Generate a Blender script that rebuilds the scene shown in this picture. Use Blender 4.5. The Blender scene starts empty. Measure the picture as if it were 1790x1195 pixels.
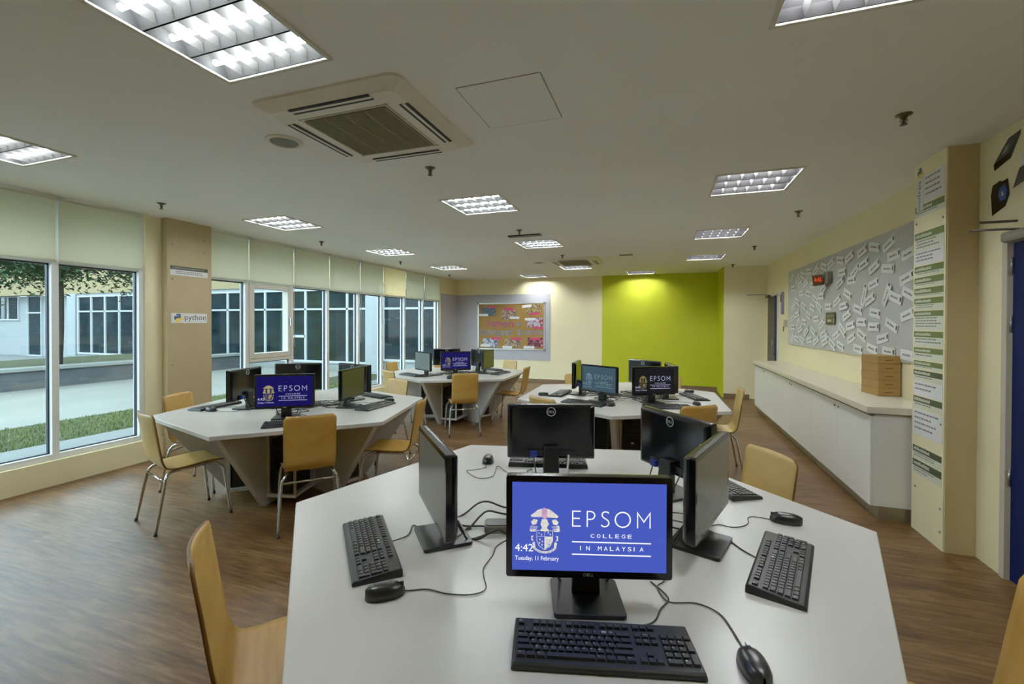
import bpy, math, random
from mathutils import Vector, Matrix
random.seed(7)
C = bpy.context.scene.collection
PI = math.pi
H = 2.744                      # ceiling height

# ------------------------------------------------------------------ materials
def S(r, g, b):
    f = lambda c: (c/255/12.92) if c/255 <= .04045 else ((c/255+.055)/1.055)**2.4
    return (f(r), f(g), f(b), 1)
MATS = {}
def mat(name, col, rough=.5, metal=0, emit=None, es=0, noise=None, spec=.5, bump=0, trans=0):
    """noise=(scale, amount) varies the colour a little in object space"""
    m = bpy.data.materials.new(name); m.use_nodes = True
    nt = m.node_tree; b = nt.nodes['Principled BSDF']
    b.inputs['Base Color'].default_value = col
    b.inputs['Roughness'].default_value = rough
    b.inputs['Metallic'].default_value = metal
    b.inputs['Specular IOR Level'].default_value = spec
    if emit:
        b.inputs['Emission Color'].default_value = emit; b.inputs['Emission Strength'].default_value = es
    if noise:
        tc = nt.nodes.new('ShaderNodeTexCoord'); mp = nt.nodes.new('ShaderNodeMapping')
        sc = noise[0] if isinstance(noise[0], tuple) else (noise[0],)*3
        mp.inputs['Scale'].default_value = sc
        n = nt.nodes.new('ShaderNodeTexNoise'); n.inputs['Scale'].default_value = 1; n.inputs['Detail'].default_value = 5
        r = nt.nodes.new('ShaderNodeValToRGB')
        a = noise[1]
        r.color_ramp.elements[0].color = tuple(c*(1-a) for c in col[:3])+(1,); r.color_ramp.elements[0].position = .3
        r.color_ramp.elements[1].color = tuple(min(1, c*(1+a)) for c in col[:3])+(1,); r.color_ramp.elements[1].position = .7
        L = nt.links.new
        L(tc.outputs['Object'], mp.inputs['Vector']); L(mp.outputs['Vector'], n.inputs['Vector'])
        L(n.outputs['Fac'], r.inputs['Fac']); L(r.outputs['Color'], b.inputs['Base Color'])
        if bump:
            bp = nt.nodes.new('ShaderNodeBump'); bp.inputs['Strength'].default_value = bump; bp.inputs['Distance'].default_value = .01
            L(n.outputs['Fac'], bp.inputs['Height']); L(bp.outputs['Normal'], b.inputs['Normal'])
    MATS[name] = m
    return m
def glass(name, tint, gloss=.06):
    m = bpy.data.materials.new(name); m.use_nodes = True; nt = m.node_tree
    nt.nodes.remove(nt.nodes['Principled BSDF'])
    t = nt.nodes.new('ShaderNodeBsdfTransparent'); t.inputs['Color'].default_value = tint
    g = nt.nodes.new('ShaderNodeBsdfGlossy'); g.inputs['Roughness'].default_value = .02
    x = nt.nodes.new('ShaderNodeMixShader'); x.inputs['Fac'].default_value = gloss
    L = nt.links.new
    L(t.outputs[0], x.inputs[1]); L(g.outputs[0], x.inputs[2]); L(x.outputs[0], nt.nodes['Material Output'].inputs['Surface'])
    return m
def fabric(name, col, tr):
    m = bpy.data.materials.new(name); m.use_nodes = True; nt = m.node_tree
    nt.nodes.remove(nt.nodes['Principled BSDF'])
    d = nt.nodes.new('ShaderNodeBsdfDiffuse'); d.inputs['Color'].default_value = col
    t = nt.nodes.new('ShaderNodeBsdfTranslucent'); t.inputs['Color'].default_value = col
    x = nt.nodes.new('ShaderNodeMixShader'); x.inputs['Fac'].default_value = tr
    w = nt.nodes.new('ShaderNodeTexNoise'); w.inputs['Scale'].default_value = 120
    bp = nt.nodes.new('ShaderNodeBump'); bp.inputs['Strength'].default_value = .05
    L = nt.links.new
    L(w.outputs['Fac'], bp.inputs['Height']); L(bp.outputs['Normal'], d.inputs['Normal'])
    L(d.outputs[0], x.inputs[1]); L(t.outputs[0], x.inputs[2]); L(x.outputs[0], nt.nodes['Material Output'].inputs['Surface'])
    return m
def floor_mat():
    m = bpy.data.materials.new('floor_vinyl'); m.use_nodes = True; nt = m.node_tree; b = nt.nodes['Principled BSDF']
    L = nt.links.new; N = nt.nodes.new
    tc = N('ShaderNodeTexCoord')
    br = N('ShaderNodeTexBrick'); br.inputs['Scale'].default_value = 1.0
    br.inputs['Brick Width'].default_value = 1.2; br.inputs['Row Height'].default_value = .18
    br.inputs['Mortar Size'].default_value = .0012; br.inputs['Bias'].default_value = 0
    br.inputs['Color1'].default_value = (0.30, .30, .30, 1); br.inputs['Color2'].default_value = (.70, .70, .70, 1); br.inputs['Mortar'].default_value = (.1, .1, .1, 1)
    L(tc.outputs['Object'], br.inputs['Vector'])
    mp = N('ShaderNodeMapping'); mp.inputs['Scale'].default_value = (4.5, 38, 1)
    L(tc.outputs['Object'], mp.inputs['Vector'])
    n = N('ShaderNodeTexNoise'); n.inputs['Scale'].default_value = 1; n.inputs['Detail'].default_value = 6; n.inputs['Roughness'].default_value = .62
    L(mp.outputs[0], n.inputs['Vector'])
    mp2 = N('ShaderNodeMapping'); mp2.inputs['Scale'].default_value = (.9, 5, 1)
    L(tc.outputs['Object'], mp2.inputs['Vector'])
    n2 = N('ShaderNodeTexNoise'); n2.inputs['Scale'].default_value = 1; n2.inputs['Detail'].default_value = 3
    L(mp2.outputs[0], n2.inputs['Vector'])
    a1 = N('ShaderNodeMath'); a1.operation = 'MULTIPLY'; a1.inputs[1].default_value = .28; L(br.outputs['Color'], a1.inputs[0])
    a2 = N('ShaderNodeMath'); a2.operation = 'MULTIPLY_ADD'; a2.inputs[1].default_value = .75; L(n.outputs['Fac'], a2.inputs[0]); L(a1.outputs[0], a2.inputs[2])
    a3 = N('ShaderNodeMath'); a3.operation = 'MULTIPLY_ADD'; a3.inputs[1].default_value = .35; L(n2.outputs['Fac'], a3.inputs[0]); L(a2.outputs[0], a3.inputs[2])
    r = N('ShaderNodeValToRGB'); e = r.color_ramp.elements
    e[0].position = .44; e[0].color = S(50, 33, 15); e[1].position = .92; e[1].color = S(140, 108, 72)
    x = e.new(.62); x.color = S(92, 63, 32); x = e.new(.74); x.color = S(113, 81, 46)
    L(a3.outputs[0], r.inputs['Fac']); L(r.outputs['Color'], b.inputs['Base Color'])
    b.inputs['Roughness'].default_value = .40; b.inputs['Specular IOR Level'].default_value = .34
    bp = N('ShaderNodeBump'); bp.inputs['Strength'].default_value = .12; bp.inputs['Distance'].default_value = .004
    L(a3.outputs[0], bp.inputs['Height']); L(bp.outputs[0], b.inputs['Normal'])
    return m
def wood(name, c1, c2, scale=(3, 60, 3), rough=.38):
    m = bpy.data.materials.new(name); m.use_nodes = True; nt = m.node_tree; b = nt.nodes['Principled BSDF']; L = nt.links.new; N = nt.nodes.new
    tc = N('ShaderNodeTexCoord'); mp = N('ShaderNodeMapping'); mp.inputs['Scale'].default_value = scale
    n = N('ShaderNodeTexNoise'); n.inputs['Scale'].default_value = 1; n.inputs['Detail'].default_value = 4
    r = N('ShaderNodeValToRGB'); r.color_ramp.elements[0].color = c1; r.color_ramp.elements[0].position = .3
    r.color_ramp.elements[1].color = c2; r.color_ramp.elements[1].position = .72
    L(tc.outputs['Object'], mp.inputs[0]); L(mp.outputs[0], n.inputs['Vector']); L(n.outputs['Fac'], r.inputs[0]); L(r.outputs[0], b.inputs['Base Color'])
    b.inputs['Roughness'].default_value = rough
    return m
def print_mat(name, cols, scale):
    """blotchy photographic print"""
    m = bpy.data.materials.new(name); m.use_nodes = True; nt = m.node_tree; b = nt.nodes['Principled BSDF']; L = nt.links.new; N = nt.nodes.new
    tc = N('ShaderNodeTexCoord'); v = N('ShaderNodeTexVoronoi'); v.inputs['Scale'].default_value = scale
    n = N('ShaderNodeTexNoise'); n.inputs['Scale'].default_value = scale*.8; n.inputs['Detail'].default_value = 3
    r = N('ShaderNodeValToRGB'); r.color_ramp.interpolation = 'CONSTANT' if len(cols) > 4 else 'LINEAR'
    e = r.color_ramp.elements
    for i, c in enumerate(cols):
        p = .25+.5*i/(len(cols)-1)
        if i == 0: e[0].position = p; e[0].color = c
        elif i == len(cols)-1: e[1].position = p; e[1].color = c
    for i, c in enumerate(cols[1:-1]):
        x = e.new(.25+.5*(i+1)/(len(cols)-1)); x.color = c
    mx = N('ShaderNodeMix'); mx.data_type = 'FLOAT'; mx.inputs[0].default_value = .45
    L(tc.outputs['Object'], n.inputs['Vector']); L(tc.outputs['Object'], v.inputs['Vector'])
    L(n.outputs['Fac'], mx.inputs[2]); L(v.outputs['Distance'], mx.inputs[3])
    L(mx.outputs[0], r.inputs[0]); L(r.outputs[0], b.inputs['Base Color']); b.inputs['Roughness'].default_value = .35
    return m

M = dict(
 cream=mat('cream_paint', S(240, 229, 184), .6, noise=(2.0, .03)),
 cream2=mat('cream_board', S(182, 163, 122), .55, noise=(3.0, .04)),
 ceil=mat('ceiling_paint', S(240, 243, 240), .75, noise=(1.2, .02)),
 green=mat('green_paint', S(188, 194, 4), .6, noise=(1.5, .03)),
 white=mat('white_laminate', S(197, 195, 189), .32, noise=(1.0, .015)),
 whiteedge=mat('white_edge_band', S(206, 203, 194), .4),
 cab=mat('cabinet_white', S(228, 228, 220), .4, noise=(.8, .02)),
 gap=mat('shadow_gap_grey', S(120, 118, 104), .6),
 kick=mat('kick_steel', S(150, 138, 112), .3, .6),
 alu=mat('window_aluminium', S(226, 228, 226), .35),
 gasket=mat('window_gasket', S(28, 32, 52), .5),
 felt=mat('grey_felt', S(188, 190, 184), .95, noise=(30.0, .05)),
 felt2=mat('grey_felt_bluish', S(180, 180, 186), .95, noise=(30.0, .04)),
 cork=mat('cork', S(160, 122, 62), .9, noise=(60.0, .14)),
 steel=mat('brushed_steel', S(190, 190, 185), .3, .9),
 chrome=mat('chrome', S(200, 200, 198), .12, 1),
 darkmetal=mat('dark_metal', S(84, 80, 66), .35, .7),
 grey=mat('grey_plastic', S(128, 126, 112), .45),
 black=mat('black_plastic', S(16, 17, 18), .33, noise=(40.0, .1)),
 gloss=mat('gloss_black', S(12, 13, 16), .16),
 key=mat('key_plastic', S(27, 28, 28), .45),
 kbase=mat('keyboard_case', S(21, 22, 23), .4),
 mouse=mat('mouse_plastic', S(25, 25, 25), .3),
 badge=mat('badge_silver', S(176, 178, 176), .35),
 legend=mat('key_legend', S(190, 190, 185), .6),
 cable=mat('cable_black', S(26, 26, 26), .45),
 cablew=mat('cable_white', S(205, 200, 185), .45),
 blueplug=mat('plug_blue', S(20, 45, 150), .4),
 off=mat('screen_off_sheen', S(98, 98, 88), .3, spec=.3, emit=S(90, 90, 80), es=.08),  # reflected room light put into the grey base and a faint glow
 offgreen=mat('screen_off_green_sheen', S(46, 52, 18), .3, emit=S(60, 66, 20), es=.12),  # switched off; the weak olive glow stands in for a reflection
 offgrey=mat('screen_off_grey_sheen', S(84, 96, 92), .3, emit=S(84, 96, 92), es=.3),  # switched off; its glow imitates light reflected on the blank screen
 blue=mat('screen_blue', S(2, 3, 8), .5, spec=.15, emit=S(56, 74, 178), es=.78),
 navy=mat('screen_navy', S(2, 2, 8), .5, spec=.15, emit=S(8, 6, 66), es=.86),
 dark=mat('screen_black', S(3, 3, 4), .5, spec=.15, emit=S(14, 13, 16), es=.6),
 slate=mat('screen_slate', S(20, 30, 38), .25, emit=S(42, 64, 76), es=.7),
 ink=mat('screen_white', S(220, 225, 235), .4, emit=S(236, 240, 250), es=.82),
 inkdim=mat('screen_dim', S(120, 125, 150), .4, emit=S(150, 152, 190), es=.9),
 inkfaint=mat('screen_faint', S(80, 100, 110), .4, emit=S(84, 108, 122), es=.9),
 gold=mat('crest_cream', S(200, 195, 160), .4, emit=S(226, 220, 178), es=.9),
 golddim=mat('crest_dim', S(130, 120, 70), .4, emit=S(150, 138, 84), es=.8),
 pink=mat('crest_pink', S(200, 150, 140), .4, emit=S(226, 168, 158), es=.9),
 chair=wood('birch_ply', S(188, 140, 56), S(206, 165, 82), (40, 3, 3)),
 chair2=wood('pale_birch_ply', S(198, 160, 86), S(214, 182, 112), (40, 3, 3)),
 plyedge=mat('ply_edge', S(120, 80, 30), .5),
 rubber=mat('rubber_foot', S(50, 50, 48), .7),
 tube=mat('lamp_tube', S(255, 255, 250), .4, emit=(.93, .99, 1, 1), es=92),
 tubeoff=mat('lamp_tube_dim', S(225, 225, 220), .4, emit=(.93, .99, 1, 1), es=120),
 reflect=mat('reflector', (.045, .046, .046, 1), .6, 0, spec=0),
 reflectoff=mat('reflector_dim', (.022, .020, .021, 1), .6, 0, spec=.1),
 louver=mat('louver', (.12, .12, .118, 1), .6, 0, spec=0),
 louveroff=mat('louver_dim', (.11, .11, .108, 1), .6, spec=0),
 frame=mat('fixture_frame', S(208, 204, 188), .5),
 acwhite=mat('ac_plastic', S(224, 219, 200), .45),
 acgrille=mat('ac_grille', S(112, 108, 84), .6),
 slot=mat('ac_slot', S(14, 12, 8), .7),
 brass=mat('sprinkler_metal', S(92, 82, 66), .35, .7),
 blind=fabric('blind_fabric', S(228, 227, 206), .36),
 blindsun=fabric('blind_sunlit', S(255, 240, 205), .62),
 blindbar=mat('blind_bar', S(214, 212, 196), .45),
 doorblue=mat('door_blue', S(8, 24, 74), .6, spec=.15),
 doorgrey=mat('door_edge_grey', S(70, 66, 58), .5),
 card=mat('card_paper', S(226, 228, 224), .6),
 cardg=mat('card_paper_green', S(214, 226, 200), .6),
 ink2=mat('card_ink', S(92, 92, 90), .6),
 emblem=mat('card_emblem', S(52, 54, 52), .5),
 paper=mat('paper', S(226, 226, 226), .5),
 paperg=mat('paper_greenish', S(214, 218, 196), .5),
 header=mat('sign_header', S(96, 112, 52), .5),
 headerd=mat('sign_header_dark', S(62, 74, 42), .5),
 print=mat('sign_print', S(120, 120, 126), .6),
 pyblue=mat('logo_blue', S(44, 96, 150), .5), pyyellow=mat('logo_yellow', S(250, 208, 60), .5), pytext=mat('logo_text', S(60, 60, 64), .5),
 cardboard=mat('cardboard', S(158, 120, 62), .7, noise=(6.0, .06)),
 cardline=mat('cardboard_slot', S(96, 66, 30), .8),
 ledred=mat('led_red', S(180, 20, 10), .4, emit=S(235, 50, 30), es=.9),
 ledface=mat('led_face', S(110, 70, 40), .3),
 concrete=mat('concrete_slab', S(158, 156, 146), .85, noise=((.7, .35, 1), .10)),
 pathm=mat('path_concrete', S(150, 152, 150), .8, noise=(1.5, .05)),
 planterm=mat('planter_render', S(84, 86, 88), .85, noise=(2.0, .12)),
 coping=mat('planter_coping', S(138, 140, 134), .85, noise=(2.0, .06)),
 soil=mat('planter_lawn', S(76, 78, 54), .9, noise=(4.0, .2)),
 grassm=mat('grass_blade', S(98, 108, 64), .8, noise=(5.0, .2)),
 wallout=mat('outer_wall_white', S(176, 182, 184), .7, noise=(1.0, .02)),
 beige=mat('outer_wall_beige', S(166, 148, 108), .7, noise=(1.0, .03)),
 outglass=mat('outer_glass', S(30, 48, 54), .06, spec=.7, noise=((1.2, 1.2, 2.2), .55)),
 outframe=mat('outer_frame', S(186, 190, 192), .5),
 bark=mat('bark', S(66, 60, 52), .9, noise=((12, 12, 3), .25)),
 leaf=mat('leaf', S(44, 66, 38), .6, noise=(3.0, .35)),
)
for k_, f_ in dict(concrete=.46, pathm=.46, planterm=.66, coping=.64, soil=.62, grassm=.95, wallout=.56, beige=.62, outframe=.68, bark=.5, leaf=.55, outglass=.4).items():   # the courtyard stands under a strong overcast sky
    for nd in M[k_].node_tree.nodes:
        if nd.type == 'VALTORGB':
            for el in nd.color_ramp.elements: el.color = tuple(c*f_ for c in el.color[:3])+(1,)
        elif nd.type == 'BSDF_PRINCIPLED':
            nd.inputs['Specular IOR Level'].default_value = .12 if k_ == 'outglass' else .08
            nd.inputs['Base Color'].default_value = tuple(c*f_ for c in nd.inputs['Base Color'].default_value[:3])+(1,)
M['floor'] = floor_mat()
M['glass'] = glass('window_glass', S(224, 240, 244), .05)

# ------------------------------------------------------------------ mesh builder
class MB:
    def __init__(s): s.v = []; s.f = []; s.mi = []; s.sm = []
    def add(s, vs, fs, m=0, smooth=False, T=None):
        o = len(s.v)
        s.v += [tuple(T @ Vector(p)) if T else tuple(p) for p in vs]
        for f in fs: s.f.append(tuple(i+o for i in f)); s.mi.append(m); s.sm.append(smooth)
        return s
    def box(s, x0, x1, y0, y1, z0, z1, m=0, T=None):
        vs = [(x, y, z) for z in (z0, z1) for y in (y0, y1) for x in (x0, x1)]
        return s.add(vs, [(0, 2, 3, 1), (4, 5, 7, 6), (0, 1, 5, 4), (2, 6, 7, 3), (0, 4, 6, 2), (1, 3, 7, 5)], m, False, T)
    def taper(s, x0, x1, y0, y1, z0, z1, dx, dy, m=0, T=None):
        vs = [(x0, y0, z0), (x1, y0, z0), (x0, y1, z0), (x1, y1, z0), (x0+dx, y0+dy, z1), (x1-dx, y0+dy, z1), (x0+dx, y1-dy, z1), (x1-dx, y1-dy, z1)]
        return s.add(vs, [(0, 2, 3, 1), (4, 5, 7, 6), (0, 1, 5, 4), (2, 6, 7, 3), (0, 4, 6, 2), (1, 3, 7, 5)], m, False, T)
    def prism(s, poly, z0, z1, m=0, T=None, smooth=False):
        n = len(poly)
        vs = [(x, y, z0) for x, y in poly]+[(x, y, z1) for x, y in poly]
        s.add(vs, [tuple(reversed(range(n))), tuple(range(n, 2*n))], m, False, T)
        o = len(s.v)-2*n
        for i in range(n):
            j = (i+1) % n
            s.f.append((o+i, o+j, o+n+j, o+n+i)); s.mi.append(m); s.sm.append(smooth)
        return s
    def poly(s, pts, m=0, T=None): return s.add(pts, [tuple(range(len(pts)))], m, False, T)
    def tube(s, pts, r, m=0, n=8, T=None, cap=True):
        pts = [Vector(p) for p in pts]; vs = []; prev = None
        for i, p in enumerate(pts):
            d = (pts[min(i+1, len(pts)-1)]-pts[max(i-1, 0)]).normalized()
            if prev is None:
                a = d.orthogonal().normalized()
            else:
                a = prev-d*prev.dot(d)
                a = a.normalized() if a.length > 1e-6 else d.orthogonal().normalized()
            prev = a; b = d.cross(a)
            rr = r[i] if isinstance(r, (list, tuple)) else r
            vs += [p+(a*math.cos(2*PI*k/n)+b*math.sin(2*PI*k/n))*rr for k in range(n)]
        fs = [(i*n+k, i*n+(k+1) % n, (i+1)*n+(k+1) % n, (i+1)*n+k) for i in range(len(pts)-1) for k in range(n)]
        s.add(vs, fs, m, True, T)
        if cap:
            o = len(s.v)-len(vs)
            s.f += [tuple(o+k for k in reversed(range(n))), tuple(o+len(vs)-n+k for k in range(n))]; s.mi += [m, m]; s.sm += [False, False]
        return s
    def lathe(s, prof, m=0, n=24, T=None):
        vs = [(r*math.cos(2*PI*k/n), r*math.sin(2*PI*k/n), z) for r, z in prof for k in range(n)]
        fs = [(i*n+k, i*n+(k+1) % n, (i+1)*n+(k+1) % n, (i+1)*n+k) for i in range(len(prof)-1) for k in range(n)]
        return s.add(vs, fs, m, True, T)
    def build(s, name, mats, parent=None, bevel=0, seg=2, solid=0, subsurf=0, rim=None):
        me = bpy.data.meshes.new(name); me.from_pydata(s.v, [], s.f)
        if not isinstance(mats, (list, tuple)): mats = [mats]
        for m in mats: me.materials.append(m)
        me.polygons.foreach_set('material_index', s.mi); me.polygons.foreach_set('use_smooth', s.sm)
        me.update()
        o = bpy.data.objects.new(name, me); C.objects.link(o)
        if parent: o.parent = parent
        if solid:
            d = o.modifiers.new('solid', 'SOLIDIFY'); d.thickness = solid; d.offset = 0
            if rim is not None: d.material_offset_rim = rim
        if bevel:
            d = o.modifiers.new('bevel', 'BEVEL'); d.width = bevel; d.segments = seg; d.limit_method = 'ANGLE'; d.angle_limit = math.radians(40)
        if subsurf:
            d = o.modifiers.new('sub', 'SUBSURF'); d.levels = subsurf; d.render_levels = subsurf
        return o
def tag(o, label, cat, group=None):
    o['label'] = label; o['category'] = cat
    if group: o['group'] = group
    return o
def thing(name, label, cat, loc=(0, 0, 0), rz=0, group=None):
    o = bpy.data.objects.new(name, None); C.objects.link(o); o.location = loc; o.rotation_euler = (0, 0, rz)
    o.empty_display_size = .1
    return tag(o, label, cat, group)
def struct(o): o['kind'] = 'structure'; return o
def dup(root, loc, rz, label, group=None):
    r = root.copy(); C.objects.link(r); r.location = loc; r.rotation_euler = (0, 0, rz); r['label'] = label
    if group: r['group'] = group
    for ch in list(root.children):
        c = ch.copy(); C.objects.link(c); c.parent = r
        for g in list(ch.children):
            d = g.copy(); C.objects.link(d); d.parent = c
    return r
def smooth_path(pts, k=6):
    P = [Vector(p) for p in pts]; out = []
    for i in range(len(P)-1):
        a, b, c, d = P[max(i-1, 0)], P[i], P[i+1], P[min(i+2, len(P)-1)]
        for j in range(k):
            t = j/k
            out.append(.5*((2*b)+(c-a)*t+(2*a-5*b+4*c-d)*t*t+(3*b-a-3*c+d)*t**3))
    out.append(P[-1]); return out
def rrect(w, h, r, n=5):
    out = []
    for cx, cy, a0 in ((w/2-r, h/2-r, 0), (-w/2+r, h/2-r, 90), (-w/2+r, -h/2+r, 180), (w/2-r, -h/2+r, 270)):
        for i in range(n): a = math.radians(a0+90*i/(n-1)); out.append((cx+r*math.cos(a), cy+r*math.sin(a)))
    return out
_glyph = {}
def glyphs(s):
    """flat outline of a string in the built-in font, scaled to a unit box"""
    if s in _glyph: return _glyph[s]
    cu = bpy.data.curves.new('lettering', 'FONT'); cu.body = s; cu.resolution_u = 2
    o = bpy.data.objects.new('lettering', cu); C.objects.link(o)
    dg = bpy.context.evaluated_depsgraph_get(); dg.update()
    me = bpy.data.meshes.new_from_object(o.evaluated_get(dg))
    vs = [tuple(v.co) for v in me.vertices]; fs = [tuple(p.vertices) for p in me.polygons]
    bpy.data.objects.remove(o); bpy.data.curves.remove(cu); bpy.data.meshes.remove(me)
    x0 = min(v[0] for v in vs); x1 = max(v[0] for v in vs); y0 = min(v[1] for v in vs); y1 = max(v[1] for v in vs)
    _glyph[s] = ([((v[0]-x0)/(x1-x0), (v[1]-y0)/(y1-y0)) for v in vs], fs, (x1-x0)/(y1-y0))
    return _glyph[s]
def write(mb, s, put, x0, x1, y0, y1, m=0):
    """put(u, v) -> 3D point; the string fills x0..x1 by y0..y1"""
    vs, fs, _ = glyphs(s)
    mb.add([put(x0+(x1-x0)*a, y0+(y1-y0)*b) for a, b in vs], fs, m)
def ribbon(mb, pts, w, put, m=0, closed=False):
    n = len(pts); L = []; R = []
    for i, p in enumerate(pts):
        a = pts[(i-1) % n] if closed else pts[max(i-1, 0)]; b = pts[(i+1) % n] if closed else pts[min(i+1, n-1)]
        def nrm(u, v):
            dx, dy = v[0]-u[0], v[1]-u[1]; l = math.hypot(dx, dy) or 1; return (-dy/l, dx/l)
        n1 = nrm(a, p) if a != p else nrm(p, b); n2 = nrm(p, b) if b != p else n1
        bx, by = n1[0]+n2[0], n1[1]+n2[1]; l = math.hypot(bx, by) or 1; bx /= l; by /= l
        k = min(2.5, 1/max(.3, bx*n1[0]+by*n1[1]))*w/2
        L.append((p[0]+bx*k, p[1]+by*k)); R.append((p[0]-bx*k, p[1]-by*k))
    vs = [put(*p) for p in L]+[put(*p) for p in R]
    fs = [(i, n+i, n+(i+1) % n, (i+1) % n) for i in range(n if closed else n-1)]
    mb.add(vs, fs, m)

# make all letter shapes first, while the scene is still empty
KEYROWS = ['1234567890-=', 'QWERTYUIOP[]', "ASDFGHJKL;'", 'ZXCVBNM,./']
for s_ in set(''.join(KEYROWS))|{'COLLEGE', 'IN MALAYSIA', '4:42', 'Tuesday, 11 February', 'DELL', 'python', 'Esc', 'Home', 'End', 'Tab', 'Ctrl', 'Alt', 'Computer Science'}|set('WomeninComputerScience'): glyphs(s_)

# ------------------------------------------------------------------ room shell
def grid_slab(name, m, x0, x1, y0, y1, z, holes, t=.02):
    xs = sorted({x0, x1}|{h[0] for h in holes}|{h[1] for h in holes}); ys = sorted({y0, y1}|{h[2] for h in holes}|{h[3] for h in holes})
    idx = {}; mb = MB()
    def vi(x, y):
        if (x, y) not in idx: idx[(x, y)] = len(mb.v); mb.v.append((x, y, z))
        return idx[(x, y)]
    for i in range(len(xs)-1):
        for j in range(len(ys)-1):
            cx, cy = (xs[i]+xs[i+1])/2, (ys[j]+ys[j+1])/2
            if any(h[0] < cx < h[1] and h[2] < cy < h[3] for h in holes): continue
            mb.f.append((vi(xs[i], ys[j]), vi(xs[i], ys[j+1]), vi(xs[i+1], ys[j+1]), vi(xs[i+1], ys[j]))); mb.mi.append(0); mb.sm.append(False)
    return mb.build(name, m)
XL, YF, YN = -5.44, 11.39, -2.6
LIGHTS = [  # x, y, lit
 (-1.735, 1.35, 1), (-4.31, 1.71, 1), (-4.31, 4.21, 1), (-4.33, 6.48, 1), (-4.33, 8.68, 1), (-1.745, 4.21, 1), (-1.755, 6.54, 1), (-1.74, 9.46, 1),
 (.715, 1.76, 0), (.715, 4.28, 0), (.715, 6.55, 0), (.715, 8.75, 0), (-.48, 10.86, 0), (-3.03, 10.88, 0)]
LS = .59
struct(MB().box(-6.0, 2.6, YN-.2, YF+.2, -.12, 0).build('floor', M['floor']))
struct(grid_slab('ceiling', M['ceil'], -6.0, 2.6, YN-.2, YF+.2, H, [(x-LS/2, x+LS/2, y-LS/2, y+LS/2) for x, y, _ in LIGHTS]))
mb = MB(); mb.box(-5.62, -5.415, YN, 10.34, 0, .235); mb.box(-5.62, XL, YN, .33, .235, H); mb.box(-5.62, XL, 3.37, 4.085, .235, H); mb.box(-5.62, XL, 10.36, YF, 0, H)
struct(mb.build('wall_left', M['cream']))
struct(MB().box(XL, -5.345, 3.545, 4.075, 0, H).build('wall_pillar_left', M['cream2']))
struct(MB().box(-6.0, -1.43, YF, YF+.15, 0, H).build('wall_far', M['cream']))
mb = MB(); mb.box(-1.43, 1.2, YF, YF+.15, 0, H); mb.box(1.2, 1.22, 10.42, YF, 0, H)
struct(mb.build('wall_green', M['green']))
struct(MB().box(1.22, 2.6, 10.4, 10.52, 0, H).build('wall_far_right', M['cream']))
mb = MB(); mb.box(2.02, 2.2, 4.2, 9.46, 0, H); mb.box(2.02, 2.2, 10.23, 10.4, 0, H); mb.box(2.02, 2.2, 9.46, 10.23, 2.11, H)
struct(mb.build('wall_right', M['cream']))
struct(MB().box(1.812, 2.2, 3.84, 4.255, 0, H).build('wall_pillar_right', mat('pillar_shaded_beige', S(196, 176, 126), .6, noise=(2.0, .03))))  # shade of the pillar front is put into this darker beige
struct(MB().box(1.805, 1.812, 3.848, 4.255, 0, H).build('trim_lit_face', M['cream']))  # thin cream sheet added so the sign side looks lit
mb = MB(); mb.box(1.975, 2.2, 3.60, 3.84, 0, H); mb.box(1.975, 2.2, YN, 3.60, 2.1, H); mb.box(1.975, 2.2, YN, 2.55, 0, 2.1)
struct(mb.build('wall_near_right', M['cream']))
struct(MB().box(-5.62, 2.2, YN-.15, YN, 0, H).build('wall_near', M['cream']))
mb = MB(); mb.box(1.22, 1.70, 10.385, 10.4, 0, .09); mb.box(-5.4, -1.43, YF-.012, YF, 0, .09); mb.box(-1.43, 1.2, YF-.012, YF, 0, .09)
struct(mb.build('baseboard_far', mat('baseboard_brown', S(120, 92, 66), .5)))
# small panel screws on the pillars
mb = MB()
for y, z in ((3.6, 2.45), (3.98, 2.55), (3.6, 2.05), (3.6, 1.05), (3.98, 2.4)):
    mb.lathe([(0, .0), (.009, .0), (.009, .003), (0, .003)], 0, 10, Matrix.Translation((-5.345, y, z)) @ Matrix.Rotation(PI/2, 4, 'Y'))
for y, z in ((4.22, 2.30), (3.88, 2.28), (3.88, .86), (4.2, .33), (3.88, .28), (3.88, .12)):
    mb.lathe([(0, .0), (.009, .0), (.009, .003), (0, .003)], 0, 10, Matrix.Translation((1.805, y, z)) @ Matrix.Rotation(-PI/2, 4, 'Y'))
struct(mb.build('trim_panel_screws', M['grey']))

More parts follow.
